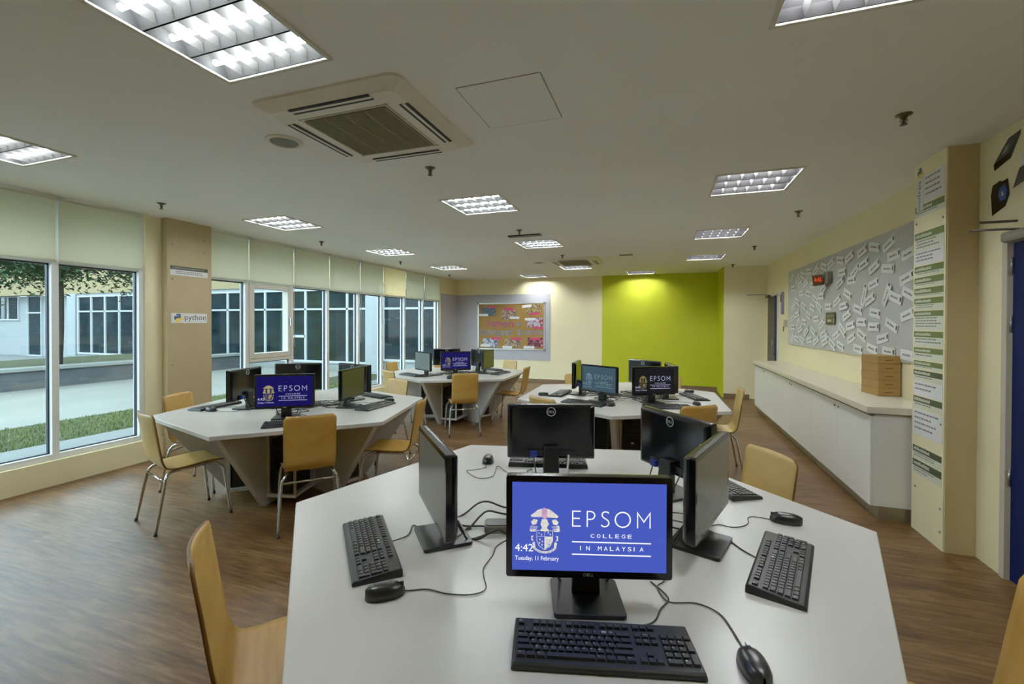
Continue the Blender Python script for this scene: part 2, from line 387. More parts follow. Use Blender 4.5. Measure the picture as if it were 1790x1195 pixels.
# ------------------------------------------------------------------ windows
def window(name, y0, y1, mull, sash=None):
    fx0, fx1 = -5.56, -5.46
    mb = MB()
    mb.box(fx0, fx1, y0, y1, .235, .29); mb.box(fx0, fx1, y0, y1, 2.105, 2.165); mb.box(fx0, fx1, y0, y1, 2.70, H)
    ys = [y0+.025]+mull+[y1-.025]
    for y in ys: mb.box(fx0, fx1+.004, y-.028, y+.028, .235, H)
    w = struct(mb.build(name, M['alu'], bevel=.003, seg=1))
    for i in range(len(ys)-1):
        a, b = ys[i]+.028, ys[i+1]-.028
        mb = MB()
        if sash == i:
            mb.box(-5.515, -5.51, a+.07, b-.07, 1.1, 2.04); mb.box(-5.515, -5.51, a, b, .29, .985); mb.box(-5.515, -5.51, a, b, 2.165, 2.7)
        else:
            mb.box(-5.515, -5.51, a, b, .29, 2.105); mb.box(-5.515, -5.51, a, b, 2.165, 2.7)
        mb.build('glass_pane', M['glass'], w)
        g = MB()
        for (za, zb) in ([(.29, .985)] if sash == i else [(.29, 2.105)]):
            g.box(-5.53, -5.50, a, a+.012, za, zb); g.box(-5.53, -5.50, b-.012, b, za, zb); g.box(-5.53, -5.50, a, b, za, za+.012); g.box(-5.53, -5.50, a, b, zb-.014, zb)
        g.build('gasket', M['gasket'], w)
        if sash == i:
            q = MB(); q.box(fx0, -5.44, a, b, .985, 1.035)
            for (u0, u1, v0, v1) in ((a+.002, a+.075, 1.036, 2.103), (b-.075, b-.002, 1.036, 2.103), (a+.0755, b-.0755, 1.036, 1.11), (a+.0755, b-.0755, 2.035, 2.103)): q.box(-5.55, -5.435, u0, u1, v0, v1)
            s_ = q.build('opening_sash', mat('sash_grey_white', S(206, 202, 188), .4), w, bevel=.004, seg=1)
            h_ = MB().box(-5.435, -5.40, b-.05, b-.025, 1.5, 1.62).build('handle', M['steel'], s_, bevel=.005)
    return w
window('window_1', .33, 3.37, [1.1, 1.85, 2.595])
window('window_2', 4.085, 10.36, [4.68, 5.485, 6.28, 7.11, 7.86, 8.72, 9.54], sash=1)
def blind(y0, y1, label, m='blind', cord=False):
    t = thing('roller_blind', label, 'blind', (-5.425, (y0+y1)/2, 2.12), 0, 'roller blinds over the upper glass')
    w = (y1-y0)/2-.012
    mb = MB(); mb.box(-.001, .001, -w, w, .012, .60); mb.build('blind_fabric', M[m], t)
    MB().tube([(0, -w, .008), (0, w, .008)], .009, 0, 8).build('bottom_bar', M['blindbar'], t)
    MB().tube([(-.006, -w, .600), (-.006, w, .600)], .02, 0, 10).build('roller_tube', M['blindbar'], t)
    if cord: MB().tube([(.012, -w-.004, .6), (.012, -w-.004, -.95)], .004, 0, 6).build('pull_cord', M['cablew'], t)
    return t
nb = [1.1, 1.85, 2.595, 3.345]
for i, l in enumerate(('pale roller blind, at the frame edge, third from the python pillar', 'pale roller blind second before the python pillar, above the tree view', 'pale roller blind just before the python pillar, over wide glass')):
    blind(nb[i], nb[i+1], l)
fb = [4.11, 4.68, 5.485, 6.28, 7.11, 7.86, 8.72, 9.54, 10.335]
fl = ['roller blind just behind the python pillar', 'roller blind above the opening window sash', 'roller blind with pull cord, third behind the python pillar', 'roller blind fourth behind the python pillar, shadowed edge', 'roller blind with bright edge gap, fifth behind the python pillar',
      'roller blind glowing warm cream in sunlight', 'roller blind between the glowing blind and the last blind', 'last roller blind, at the far corner of the windows']
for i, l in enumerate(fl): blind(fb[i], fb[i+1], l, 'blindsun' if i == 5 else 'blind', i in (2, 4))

# ------------------------------------------------------------------ ceiling fixtures
def light_proto(lit):
    t = thing('ceiling_light', '', 'ceiling light', group='square louvered ceiling lights'); h = LS/2; d = .085
    mb = MB(); fw = .022
    for a in ((-h-fw, h+fw, -h-fw, -h), (-h-fw, h+fw, h, h+fw), (-h-fw, -h, -h, h), (h, h+fw, -h, h)): mb.box(*a, -.008, .002)
    mb.build('frame', M['frame'], t, bevel=.002, seg=1)
    mb = MB()                                   # housing, three troughs
    mb.add([(-h, -h, 0), (h, -h, 0), (h, h, 0), (-h, h, 0), (-h, -h, d), (h, -h, d), (h, h, d), (-h, h, d)], [(4, 5, 6, 7), (0, 1, 5, 4), (1, 2, 6, 5), (2, 3, 7, 6), (3, 0, 4, 7)])
    for k in range(3):
        y0 = -h+k*LS/3; y1 = y0+LS/3
        P = [(y0+.004, .0), (y0+.022, .04), (y0+.055, .07), ((y0+y1)/2, .08), (y1-.055, .07), (y1-.022, .04), (y1-.004, .0)]
        for (a, za), (b, zb) in zip(P, P[1:]): mb.add([(-h, a, za), (h, a, za), (h, b, zb), (-h, b, zb)], [(0, 1, 2, 3)], 0, True)
    mb.build('reflector', M['reflect' if lit else 'reflectoff'], t)
    for k in range(3):
        y = -h+(k+.5)*LS/3
        MB().tube([(-h+.03, y, .027 if lit else .041), (h-.03, y, .027 if lit else .041)], .013, 0, 10).build('lamp_tube', M['tube' if lit else 'tubeoff'], t)
        mb = MB()
        for c in range(1, 6):                   # wedge cross blades, wide on top and pointed below
            x = -h+c*LS/6
            y0, y1 = y-LS/6+.006, y+LS/6-.006
            mb.add([(x-.014, y0+.02, .036), (x+.014, y0+.02, .036), (x-.014, y1-.02, .036), (x+.014, y1-.02, .036), (x, y0, .001), (x, y1, .001),
                    (x-.004, y, .010), (x+.004, y, .010)], [(0, 4, 6), (4, 5, 6), (5, 2, 6), (2, 0, 6), (1, 7, 4), (4, 7, 5), (5, 7, 3), (3, 7, 1), (0, 2, 3, 1), (0, 1, 4), (2, 5, 3)])
        mb.build('louver', M['louver' if lit else 'louveroff'], t)
    return t
LL = ['bright louvered light nearest the big ceiling air conditioner, cut by the frame', 'bright louvered light at the frame edge above the wide window', 'bright louvered light above the window desk, first behind the python pillar',
      'bright louvered light second along the window row', 'bright louvered light third along the window row, farthest by the windows', 'bright louvered light in the middle row, behind the big air conditioner',
      'bright louvered light in the middle row beside the dark ceiling slot', 'bright louvered light just behind the far ceiling air conditioner', 'grey louvered light cut by the upper frame, nearest the noticeboard row',
      'grey louvered light, largest whole one in the noticeboard row', 'grey louvered light second in the noticeboard row', 'grey louvered light farthest in the noticeboard row', 'louvered light right before the green wall',
      'louvered light right before the corkboard wall']
pr_ = {}
for (x, y, lit), l in zip(LIGHTS, LL):
    if lit not in pr_:
        pr_[lit] = light_proto(lit); pr_[lit].location = (x, y, H); pr_[lit]['label'] = l
    else: dup(pr_[lit], (x, y, H), 0, l)
def aircon(x, y, label):
    t = thing('ceiling_air_conditioner', label, 'air conditioner', (x, y, H), 0, 'ceiling cassette air conditioners'); h = .475
    mb = MB(); o = rrect(.95, .95, .06); i_ = rrect(.80, .80, .03)
    n = len(o); vs = [(a, b, .002) for a, b in o]+[(a, b, -.012) for a, b in o]+[(a, b, -.042) for a, b in i_]
    fs = [(k, (k+1) % n, n+(k+1) % n, n+k) for k in range(n)]+[(n+k, n+(k+1) % n, 2*n+(k+1) % n, 2*n+k) for k in range(n)]+[tuple(range(2*n, 3*n))]
    mb.add(vs, fs, 0); mb.build('panel', M['acwhite'], t)
    g = MB(); g.box(-.27, .27, -.27, .27, -.047, -.043)
    g.build('grille', M['acgrille'], t)
    q = MB()
    for k in range(5): x_ = -.265+k*.1325; q.box(x_-.003, x_+.003, -.265, .265, -.051, -.0471)
    for k in range(44): y_ = -.265+k*.0123; q.box(-.265, .265, y_-.0012, y_+.0012, -.0495, -.0471)
    q.build('grille_bars', mat('ac_grille_bar', S(148, 142, 110), .6), t)
    for k in range(4):
        R = Matrix.Rotation(k*PI/2, 4, 'Z')
        a = MB()
        for yy in (-.395, -.36): a.box(-.26, .26, yy-.009, yy+.009, -.046, -.036 if yy > -.38 else -.03, 0, R)
        s_ = a.build('air_slot', M['slot'], t)
        b = MB(); b.box(-.26, .26, -.386, -.369, -.047, -.037, 0, R); b.build('air_flap', M['acwhite'], s_)
    q = MB(); q.box(.285, .288, -.3, .3, -.0435, -.041); q.box(-.3, .3, .285, .288, -.0435, -.041); q.box(-.288, -.285, -.3, .3, -.0435, -.041); q.box(-.3, .3, -.288, -.285, -.0435, -.041)
    q.build('seam', M['gap'], t)
    return t
a1 = aircon(-1.672, 2.315, 'large square cassette air conditioner in the ceiling, nearest one')
dup(a1, (-1.57, 8.52, H), 0, 'small-looking square air conditioner on the far ceiling, before the corkboard')
t = thing('ceiling_speaker', 'round white ceiling speaker with grey mesh beside the large air conditioner', 'speaker', (-2.365, 2.313, H), 0, 'round ceiling speakers')
MB().lathe([(.115, .001), (.115, -.006), (.092, -.012), (.085, -.006), (.085, .001)], 0, 32).build('rim', M['acwhite'], t)
MB().lathe([(0, -.008), (.085, -.007)], 0, 32).build('mesh_cover', mat('speaker_mesh', S(120, 122, 114), .8), t)
dup(t, (-2.30, 8.54, H), 0, 'far round ceiling speaker beside the small-looking air conditioner')
sp = None
for x, y, l in ((-1.697, 3.071, 'sprinkler head just behind the large air conditioner'), (-4.76, 3.102, 'sprinkler head above the python pillar, before the blinds'), (1.294, 3.175, 'large sprinkler head near the wall posters, closest to the blue door'),
                (1.356, 5.519, 'sprinkler head above the grey noticeboard, middle of that row'), (-1.739, 5.487, 'sprinkler head beside the dark ceiling slot'), (-4.745, 5.325, 'sprinkler head before the third blind behind the python pillar'),
                (1.329, 7.766, 'sprinkler head above the red clock end of the noticeboard'), (-1.663, 7.745, 'sprinkler head before the far air conditioner'), (-4.818, 7.544, 'sprinkler head near the glowing blind'),
                (1.328, 10.008, 'farthest sprinkler head, before the wall beside green paint'), (-4.97, 9.96, 'farthest sprinkler head by the windows')):
    if sp is None:
        sp = thing('sprinkler_head', l, 'sprinkler', (x, y, H), 0, 'ceiling sprinkler heads')
        MB().lathe([(.04, .001), (.04, -.004), (.018, -.012), (.018, -.02), (0, -.02)], 0, 20).build('escutcheon', M['brass'], sp)
        mb = MB(); mb.lathe([(.009, -.018), (.009, -.034), (.006, -.05), (.003, -.056)], 0, 10)
        for s_ in (-1, 1): mb.tube([(s_*.010, 0, -.022), (s_*.017, 0, -.035), (s_*.006, 0, -.054)], .0025, 0, 6)
        mb.build('yoke', M['brass'], sp)
        MB().lathe([(0, -.056), (.018, -.057), (.018, -.06), (0, -.06)], 0, 14).build('deflector', M['brass'], sp)
    else: dup(sp, (x, y, H), 0, l)
def hatch(x0, x1, y0, y1, l, m2):
    t = thing('ceiling_hatch', l, 'ceiling hatch', ((x0+x1)/2, (y0+y1)/2, H), 0)
    w, d = (x1-x0)/2, (y1-y0)/2
    MB().box(-w, w, -d, d, -.003, .001).build('hatch_panel', M['ceil'], t)
    q = MB()
    for a in ((-w-.006, -w, -d, d), (w, w+.006, -d, d), (-w, w, -d-.006, -d), (-w, w, d, d+.006)): q.box(*a, -.0015, .001)
    q.build('groove', m2, t)
hatch(-1.0, -.56, 2.08, 2.57, 'plain square ceiling hatch beside the large air conditioner', mat('groove_faint', S(150, 147, 136), .7))
t = thing('linear_diffuser', 'dark narrow slot diffuser on the ceiling behind the middle row light', 'air vent', (-1.77, 5.82, H), 0, 'slot diffusers')
MB().box(-.23, .23, -.05, .05, -.02, .001).build('diffuser_body', M['gap'], t, bevel=.006)
MB().box(-.22, .22, -.052, -.049, -.017, -.005).build('slot', M['slot'], t)
dup(t, (-.6, 8.04, H), 0, 'small dark slot diffuser on the ceiling before the green wall').scale = (.5, .6, .6)

# ------------------------------------------------------------------ desks
DESK = {'A': (-.378, 1.845, 193), 'B': (-3.31, 3.44, 224.2), 'C': (-3.22, 6.70, 210.9), 'D': (-.44, 5.18, 211.3)}
DN = {'A': 'nearest desk', 'B': 'window desk', 'C': 'corkboard desk', 'D': 'green wall desk'}
DT = .738
def desk_proto(label):
    t = thing('hexagonal_desk', label, 'desk', (0, 0, 0), 0, 'hexagonal computer desks')
    P = [(1.2*math.cos(k*PI/3), 1.2*math.sin(k*PI/3)) for k in range(6)]
    MB().prism(P, DT-.032, DT).build('desktop', [M['white']], t, bevel=.003)
    for k in range(6):
        R = Matrix.Rotation(k*PI/3, 4, 'Z')
        mb = MB(); pts = [(.06, 0), (.60, 0), (1.13, DT-.033), (.06, DT-.033)]
        vs = [(u, -.024, z) for u, z in pts]+[(u, .024, z) for u, z in pts]
        mb.add(vs, [(0, 1, 2, 3), (7, 6, 5, 4), (0, 4, 5, 1), (1, 5, 6, 2), (2, 6, 7, 3), (3, 7, 4, 0)], 0, False, R)
        mb.build('side_panel', M['white'], t, bevel=.002, seg=1)
        q = MB()
        q.box(.16, .585, .025, .28, .075, .10, 0, R); q.box(.565, .585, .262, .28, .10, DT-.033, 0, R); q.box(.16, .185, .262, .28, .10, DT-.033, 0, R); q.box(.145, .165, .03, .262, .10, DT-.033, 0, R)
        q.box(.565, .585, .025, .045, .10, DT-.033, 0, R); q.box(.57, .585, .045, .262, DT-.065, DT-.033, 0, R)
        q.build('computer_cubby', M['whiteedge'], t, bevel=.002, seg=1)
    return t
LBD = {'A': 'white hexagonal computer desk nearest the camera, cut by the lower frame', 'B': 'white hexagonal desk beside the windows and python pillar', 'C': 'white hexagonal desk farthest back, before the corkboard', 'D': 'white hexagonal desk before the lime green wall'}
d0 = None
for k, (x, y, a) in DESK.items():
    if d0 is None: d0 = desk_proto(LBD[k]); d0.location = (x, y, 0); d0.rotation_euler.z = math.radians(a)
    else: dup(d0, (x, y, 0), math.radians(a), LBD[k])
# towers in the cubbies of the far three desks
def tower_proto():
    t = thing('computer_tower', '', 'computer', group='black computer towers in the desk cubbies')
    MB().box(-.28, .0, -.09, .09, 0, .46).build('case', M['black'], t, bevel=.004, seg=1)
    f = MB().box(0, .014, -.09, .09, 0, .46).build('front_bezel', M['gloss'], t, bevel=.004, seg=1)
    MB().box(.014, .016, -.07, .07, .37, .395).build('optical_drive', M['black'], f); MB().box(.014, .016, -.07, .07, .31, .34).build('drive_bay', M['black'], f)
    mb = MB()
    for i in range(8): mb.box(.014, .0155, -.06, .06, .04+i*.02, .05+i*.02)
    mb.build('vent_slats', M['black'], f)
    MB().box(.014, .0165, -.012, .012, .245, .262).build('power_button', M['steel'], f)
    return t
TL = {'B': ['deep under the side by the pillar chair', 'under the side by the leaving chair', '', '', 'behind the square-backed chair', 'under the side facing the orange chair'],
      'C': ['', 'by the side-on chair', '', '', 'behind the chair facing the corkboard', 'under the side facing the green chair'],
      'D': ['', '', '', '', '', '']}
tw = None
TN = {'B': {0: 'black computer tower inside the window desk, behind the pillar-side chair', 5: 'black computer tower inside the window desk, behind the square front chair back', 4: 'black computer tower inside the window desk, behind the side-on orange chair'},
      'C': {0: 'black computer tower inside the corkboard desk, on its window side', 5: 'black computer tower inside the corkboard desk, behind its front chair', 4: 'black computer tower inside the corkboard desk, beside its side-on chair'},
      'D': {0: 'black computer tower inside the green wall desk, cubby toward the windows', 5: 'black computer tower inside the green wall desk, cubby nearest the camera', 4: 'black computer tower inside the green wall desk, cubby toward the cabinets'}}
for k in 'BCD':
    x, y, a = DESK[k]
    for i, l in TN[k].items():
        # vertex i of the desk is at a + 60*i ; its cubby lies on the counter-clockwise side
        i2 = {0: 0, 5: 1, 4: 2}[i]
        th = math.radians(a+60*i2); e = Vector((math.cos(th), math.sin(th), 0)); n = Vector((-e.y, e.x, 0))
        p = Vector((x, y, .1015))+e*.555+n*.152
        if tw is None: tw = tower_proto(); tw.location = p; tw.rotation_euler.z = th; tw['label'] = l
        else: dup(tw, p, th, l)

# ------------------------------------------------------------------ chairs
def chair_proto(mface):
    t = thing('stacking_chair', '', 'chair', group='plywood stacking chairs')
    prof = smooth_path([(-.225, 0, .432), (-.20, 0, .446), (-.10, 0, .452), (.03, 0, .445), (.12, 0, .444), (.165, 0, .458), (.193, 0, .50), (.212, 0, .57), (.243, 0, .72), (.275, 0, .868)], 4)
    nv = 12; mb = MB(); n = len(prof)
    for i, p in enumerate(prof):
        s_ = i/(n-1)
        d = min((Vector(prof[-1])-p).length, (Vector(prof[0])-p).length)
        r = .022; hw = .18-(.006 if .38 < s_ < .62 else 0)
        if d < r: hw -= r-math.sqrt(max(0, r*r-(r-d)**2))
        for j in range(nv+1):
            v = -1+2*j/nv
            k = max(0, (p.z-.46)/.36)
            mb.v.append((p.x-.022*k*v*v, hw*v, p.z-(.006*(1-v*v) if p.z < .46 else 0)))
    for i in range(n-1):
        for j in range(nv):
            a = i*(nv+1)+j; mb.f.append((a, a+1, a+nv+2, a+nv+1)); mb.mi.append(0); mb.sm.append(True)
    mb.build('seat_shell', [mface, M['plyedge']], t, solid=.011, rim=1)
    for s_ in (-1, 1):
        f = MB().tube(smooth_path([(-.255, s_*.215, .006), (-.215, s_*.2, .33), (-.195, s_*.18, .395), (-.155, s_*.16, .423), (-.10, s_*.157, .428)], 5), .0105, 0, 10).build('leg', M['chrome'], t)
        MB().lathe([(.0, 0), (.012, 0), (.012, .018), (.0, .018)], 0, 10, Matrix.Translation((-.255, s_*.215, 0))).build('foot_cap', M['rubber'], f)
        f = MB().tube(smooth_path([(.25, s_*.215, .006), (.19, s_*.195, .33), (.172, s_*.178, .395), (.14, s_*.16, .420), (.08, s_*.157, .426)], 5), .0105, 0, 10).build('leg', M['chrome'], t)
        MB().lathe([(.0, 0), (.012, 0), (.012, .018), (.0, .018)], 0, 10, Matrix.Translation((.25, s_*.215, 0))).build('foot_cap', M['rubber'], f)
        MB().tube([(-.10, s_*.157, .428), (.08, s_*.157, .426)], .0105, 0, 10).build('side_rail', M['chrome'], t)
    MB().tube([(.184, -.186, .365), (.184, .186, .365)], .009, 0, 8).build('crossbar', M['chrome'], t)
    MB().tube([(-.11, -.157, .427), (-.11, .157, .427)], .009, 0, 8).build('crossbar', M['chrome'], t)
    return t
def st(k, ang, r=1.24, lat=0):
    x, y, _ = DESK[k]; a = math.radians(ang); return (x+r*math.cos(a)-lat*math.sin(a), y+r*math.sin(a)+lat*math.cos(a), ang)
CH = [  # back-top centre x, y, outward angle, tone, label
 ((.57, 2.72, 29), 1, 'pale plywood chair back showing beyond the nearest desk, toward the white cabinets'),
 ((-1.37, .974, -133), 0, 'plywood chair cut by the lower frame beside the nearest desk, seen inside'),
 (st('A', -17, 1.35), 0, 'plywood chair corner at the frame edge, by the blue door'),
 ((-4.392, 2.98, -162.6), 0, 'plywood chair half hidden behind the window desk, by the python pillar'),
 ((-2.422, 2.607, -44.2), 0, 'plywood chair seen square from behind at the window desk, covering its cubby'),
 ((-2.0, 3.52, 15.8), 0, 'plywood chair seen side-on at the window desk, facing the windows'),
 ((-3.664, 2.237, -106.6), 1, 'pale plywood chair seen from its side in front of the wide window'),
 ((-3.0, 4.68, 74), 1, 'pale plywood chair just beyond the window desk, under its corner'),
 (st('C', -179, 1.25), 0, 'orange plywood chair back at the corkboard desk, against the windows'),
 (st('C', -119, 1.32, .16), 1, 'pale plywood chair at the corkboard desk, window side, lit bright'),
 ((-2.506, 5.522, -56.5), 0, 'plywood chair seen from behind at the corkboard desk, centre of its front'),
 ((-3.80, 7.40, 119.7), 0, 'plywood chair glimpsed between monitors behind the corkboard desk'),
 (st('C', 61, 1.25), 1, 'pale plywood chair beyond the corkboard desk, just under the grey felt board'),
 (st('C', 1, 1.25), 0, 'plywood chair seen side-on at the corkboard desk, toward the cream wall'),
 ((-1.053, 3.957, -123), 1, 'plywood chair top edge peeking above the near black monitor, green wall desk'),
 ((-1.09, 6.05, 118), 1, 'pale plywood chair beyond the green wall desk, before the cream wall'),
 ((.08, 6.22, 66), 1, 'pale plywood chair sliver behind the green wall desk, against green paint'),
 ((.308, 4.018, -56), 0, 'plywood chair seen from behind at the green wall desk, cabinet side'),
 (st('D', 1, 1.24), 1, 'pale plywood chair at the green wall desk, side-on before the cabinets'),
]
cp = {}
for (x, y, a), tone, l in CH:
    th = math.radians(a); p = (x-.275*math.cos(th), y-.275*math.sin(th), 0)
    if tone not in cp: cp[tone] = chair_proto(M['chair2' if tone else 'chair']); cp[tone].location = p; cp[tone].rotation_euler.z = th; cp[tone]['label'] = l
    else: dup(cp[tone], p, th, l)

# ------------------------------------------------------------------ monitors
PW, PH, SW, SH, PZ = .466, .288, .431, .249, .088   # panel, screen, height of the panel bottom over the desk
SZ0 = PZ+.021
def crest(mb, put, g, pk, dk):
    # u,v in units of screen width (100..1665 -> 0..1), v downwards in the same units; drawn from the photographed coat of arms
    X = lambda x: (x-100)/1565; Y = lambda y: (y-92)/1565
    def pl(pts, m): mb.poly([put(X(x), Y(y)) for x, y in reversed(pts)], m)
    pl([(288, 435), (365, 375), (405, 362), (400, 450), (300, 452)], g); pl([(575, 440), (500, 380), (458, 362), (462, 452), (560, 456)], g)
    pl([(402, 375), (425, 352), (452, 362), (470, 400), (468, 448), (432, 470), (395, 445), (392, 400)], pk)
    pl([(405, 470), (455, 470), (475, 520), (455, 560), (480, 590), (430, 598), (385, 590), (405, 560), (390, 520)], g)
    for s_ in (-1, 1):
        f = lambda x: 433+s_*(x-433)
        def pp(pts, m): pl([(f(x), y) for x, y in (pts if s_ > 0 else list(reversed(pts)))], m)
        pp([(505, 480), (545, 470), (575, 500), (560, 530), (520, 525)], g)
        for k in range(4): pp([(500+k*8, 545+k*14), (575+k*6, 535+k*16), (590-k*4, 552+k*16), (505+k*6, 556+k*14)], g)
        pp([(545, 640), (572, 645), (570, 690), (545, 700), (560, 665)], g); pp([(535, 705), (560, 715), (550, 760), (525, 770)], g)
    ribbon(mb, [(X(x), Y(y)) for x, y in ((352, 590), (515, 590), (515, 690), (490, 745), (433, 785), (376, 745), (352, 690))], 5/1565, put, g, True)
    pl([(352, 592), (432, 592), (432, 648), (352, 648)], dk); pl([(435, 652), (512, 652), (512, 690), (488, 742), (435, 780)], g)
    ribbon(mb, [(X(433), Y(590)), (X(433), Y(785))], 4/1565, put, g); ribbon(mb, [(X(352), Y(650)), (X(515), Y(650))], 4/1565, put, g)
    for (x, y) in ((375, 615), (400, 630), (470, 608), (490, 628), (385, 680), (410, 700), (380, 715), (405, 735)):
        pl([(x-9, y), (x, y-11), (x+9, y), (x, y+11)], g)
    for (x, y) in ((455, 680), (485, 690), (460, 715), (480, 730)): pl([(x-7, y), (x, y-9), (x+7, y), (x, y+9)], dk)
    ribbon(mb, [(X(433+135*math.sin(a)), Y(700+112*math.cos(a))) for a in [math.radians(k) for k in range(-62, 63, 8)]], 22/1565, put, g)
    ribbon(mb, [(X(433+135*math.sin(a)), Y(700+112*math.cos(a))) for a in [math.radians(k) for k in range(-55, 56, 5)]], 7/1565, put, dk)
def screen_art(parent, ink, gold, pink, bg, tiny=True):
    x = .0165
    put = lambda u, v: (x, -SW/2+u*SW, SZ0+SH-v*SW)      # front of the panel faces +X, +Y is the viewer's right
    U = lambda px: (px-100)/1565; V = lambda py: (py-92)/1565
    mb = MB()
    def rb(pts, w=11.5, closed=False): ribbon(mb, [(U(a), V(b)) for a, b in pts], w/1565, lambda u, v: put(u, v), 0, closed)
    rb([(800, 382), (718, 382), (718, 534), (800, 534)]); rb([(718, 455), (790, 455)])
    rb([(866, 540), (866, 382)]+[(900+42*math.cos(a), 422-40*math.sin(a)) for a in [math.radians(k) for k in range(90, -91, -18)]]+[(866, 462)])
    rb([(1086, 396), (1066, 383), (1042, 382), (1020, 396), (1016, 420), (1030, 442), (1058, 458), (1080, 476), (1086, 502), (1072, 526), (1046, 536), (1020, 530), (1008, 516)])
    rb([(1225+76*math.cos(a), 460+76*math.sin(a)) for a in [2*PI*k/28 for k in range(28)]], 12.5, True)
    rb([(1374, 542), (1374, 388), (1438, 478), (1500, 388), (1500, 542)])
    for y in (695, 823): rb([(712, y), (1510, y+4)], 12)
    if tiny:
        def wr(s_, a, b, c, d):
            vs, fs, _ = glyphs(s_)
            mb.add([put(U(a)+(U(b)-U(a))*p, V(d)-(V(d)-V(c))*q) for p, q in vs], fs, 0)
        def spaced(s_, a, b, c, d):                       # widely spaced capitals
            step = (b-a)/(len(s_)-1+.62)
            for i, ch in enumerate(s_):
                if ch != ' ': wr(ch, a+i*step, a+i*step+step*(.14 if ch == 'I' else .62), c, d)
        spaced('COLLEGE', 900, 1315, 612, 650); spaced('IN MALAYSIA', 795, 1435, 737, 780)
        wr('4:42', 128, 315, 728, 805); wr('Tuesday, 11 February', 130, 578, 852, 908)
    o = mb.build('screen_lettering', M[ink], parent)
    mb = MB(); crest(mb, lambda u, v: (x-.0003, put(u, v)[1], put(u, v)[2]), 0, 1, 2); mb.build('crest', [M[gold], M[pink], M[bg]], parent)
for ch in 'COLEGINMAYSI': glyphs(ch)
def monitor(loc, ang, label, scr, art=None, tilt=2):
    t = thing('monitor', label, 'monitor', loc, math.radians(ang), 'desk monitors')
    mb = MB(); o = rrect(PW, PH, .008)
    T = Matrix.Translation((0, 0, PZ+PH/2)) @ Matrix(((0, 0, 1, 0), (1, 0, 0, 0), (0, 1, 0, 0), (0, 0, 0, 1)))    # local (right, up, front)
    n = len(o); prof = [(1, .016), (1, -.004), (.992, -.014), (.97, -.022), (.93, -.028), (.88, -.031)]
    vs = [(a*k, b*k, z) for k, z in prof for a, b in o]
    fs = [(i*n+j, i*n+(j+1) % n, (i+1)*n+(j+1) % n, (i+1)*n+j) for i in range(len(prof)-1) for j in range(n)]
    fs = [tuple(reversed(f)) for f in fs]+[tuple(range(n)), tuple(reversed(range((len(prof)-1)*n, len(prof)*n)))]
    mb.add(vs, fs, 0, False, T)
    h = mb.build('housing', M['gloss'], t, bevel=.0015, seg=1)
    mb = MB()                                              # rear connector shelf
    mb.box(-.040, -.026, -.13, .13, PZ+.022, PZ+.052); mb.build('connector_bay', M['black'], h, bevel=.003)
    mb = MB(); mb.box(-.056, -.039, .075, .108, PZ+.016, PZ+.046); mb.build('video_plug', M['blueplug'], h)
    s_ = MB().box(.0157, .0162, -SW/2, SW/2, SZ0, SZ0+SH).build('screen', M[scr], t)
    if art: screen_art(s_, *art)
    mb = MB()
    write(mb, 'DELL', lambda u, v: (.0164, u, v), -.0145, .0145, PZ+.0065, PZ+.0145); mb.build('front_logo', M['ink2' if 0 else 'legend'], t)
    mb2 = MB(); zb_ = PZ+PH-.036
    mb2.lathe([(.0205, 0), (.0205, .0018), (.0242, .0018), (.0242, 0)], 0, 28, Matrix.Translation((-.0311, 0, zb_)) @ Matrix.Rotation(-PI/2, 4, 'Y'))
    write(mb2, 'DELL', lambda u, v: (-.0324, -u, zb_+v), -.0165, .0165, -.0065, .0065)
    mb2.build('rear_badge', M['badge'], t)
    q = MB(); q.add([(-.075, -.042, .012), (-.035, -.042, .012), (-.035, .042, .012), (-.075, .042, .012), (-.062, -.037, PZ+.075), (-.03, -.037, PZ+.075), (-.03, .037, PZ+.075), (-.062, .037, PZ+.075)],
                    [(0, 1, 2, 3), (4, 7, 6, 5), (0, 4, 5, 1), (1, 5, 6, 2), (2, 6, 7, 3), (3, 7, 4, 0)])
    q.build('stand_neck', M['black'], t, bevel=.005)
    q = MB(); q.prism([(a-.03, b) for a, b in rrect(.18, .20, .012)], 0, .013); q.build('stand_base', M['black'], t, bevel=.002)
    return t
EP = ('ink', 'gold', 'pink', 'blue'); ED = ('inkdim', 'golddim', 'golddim', 'navy'); EB = ('inkdim', 'golddim', 'golddim', 'dark'); EF = ('inkfaint', 'inkfaint', 'inkfaint', 'slate')
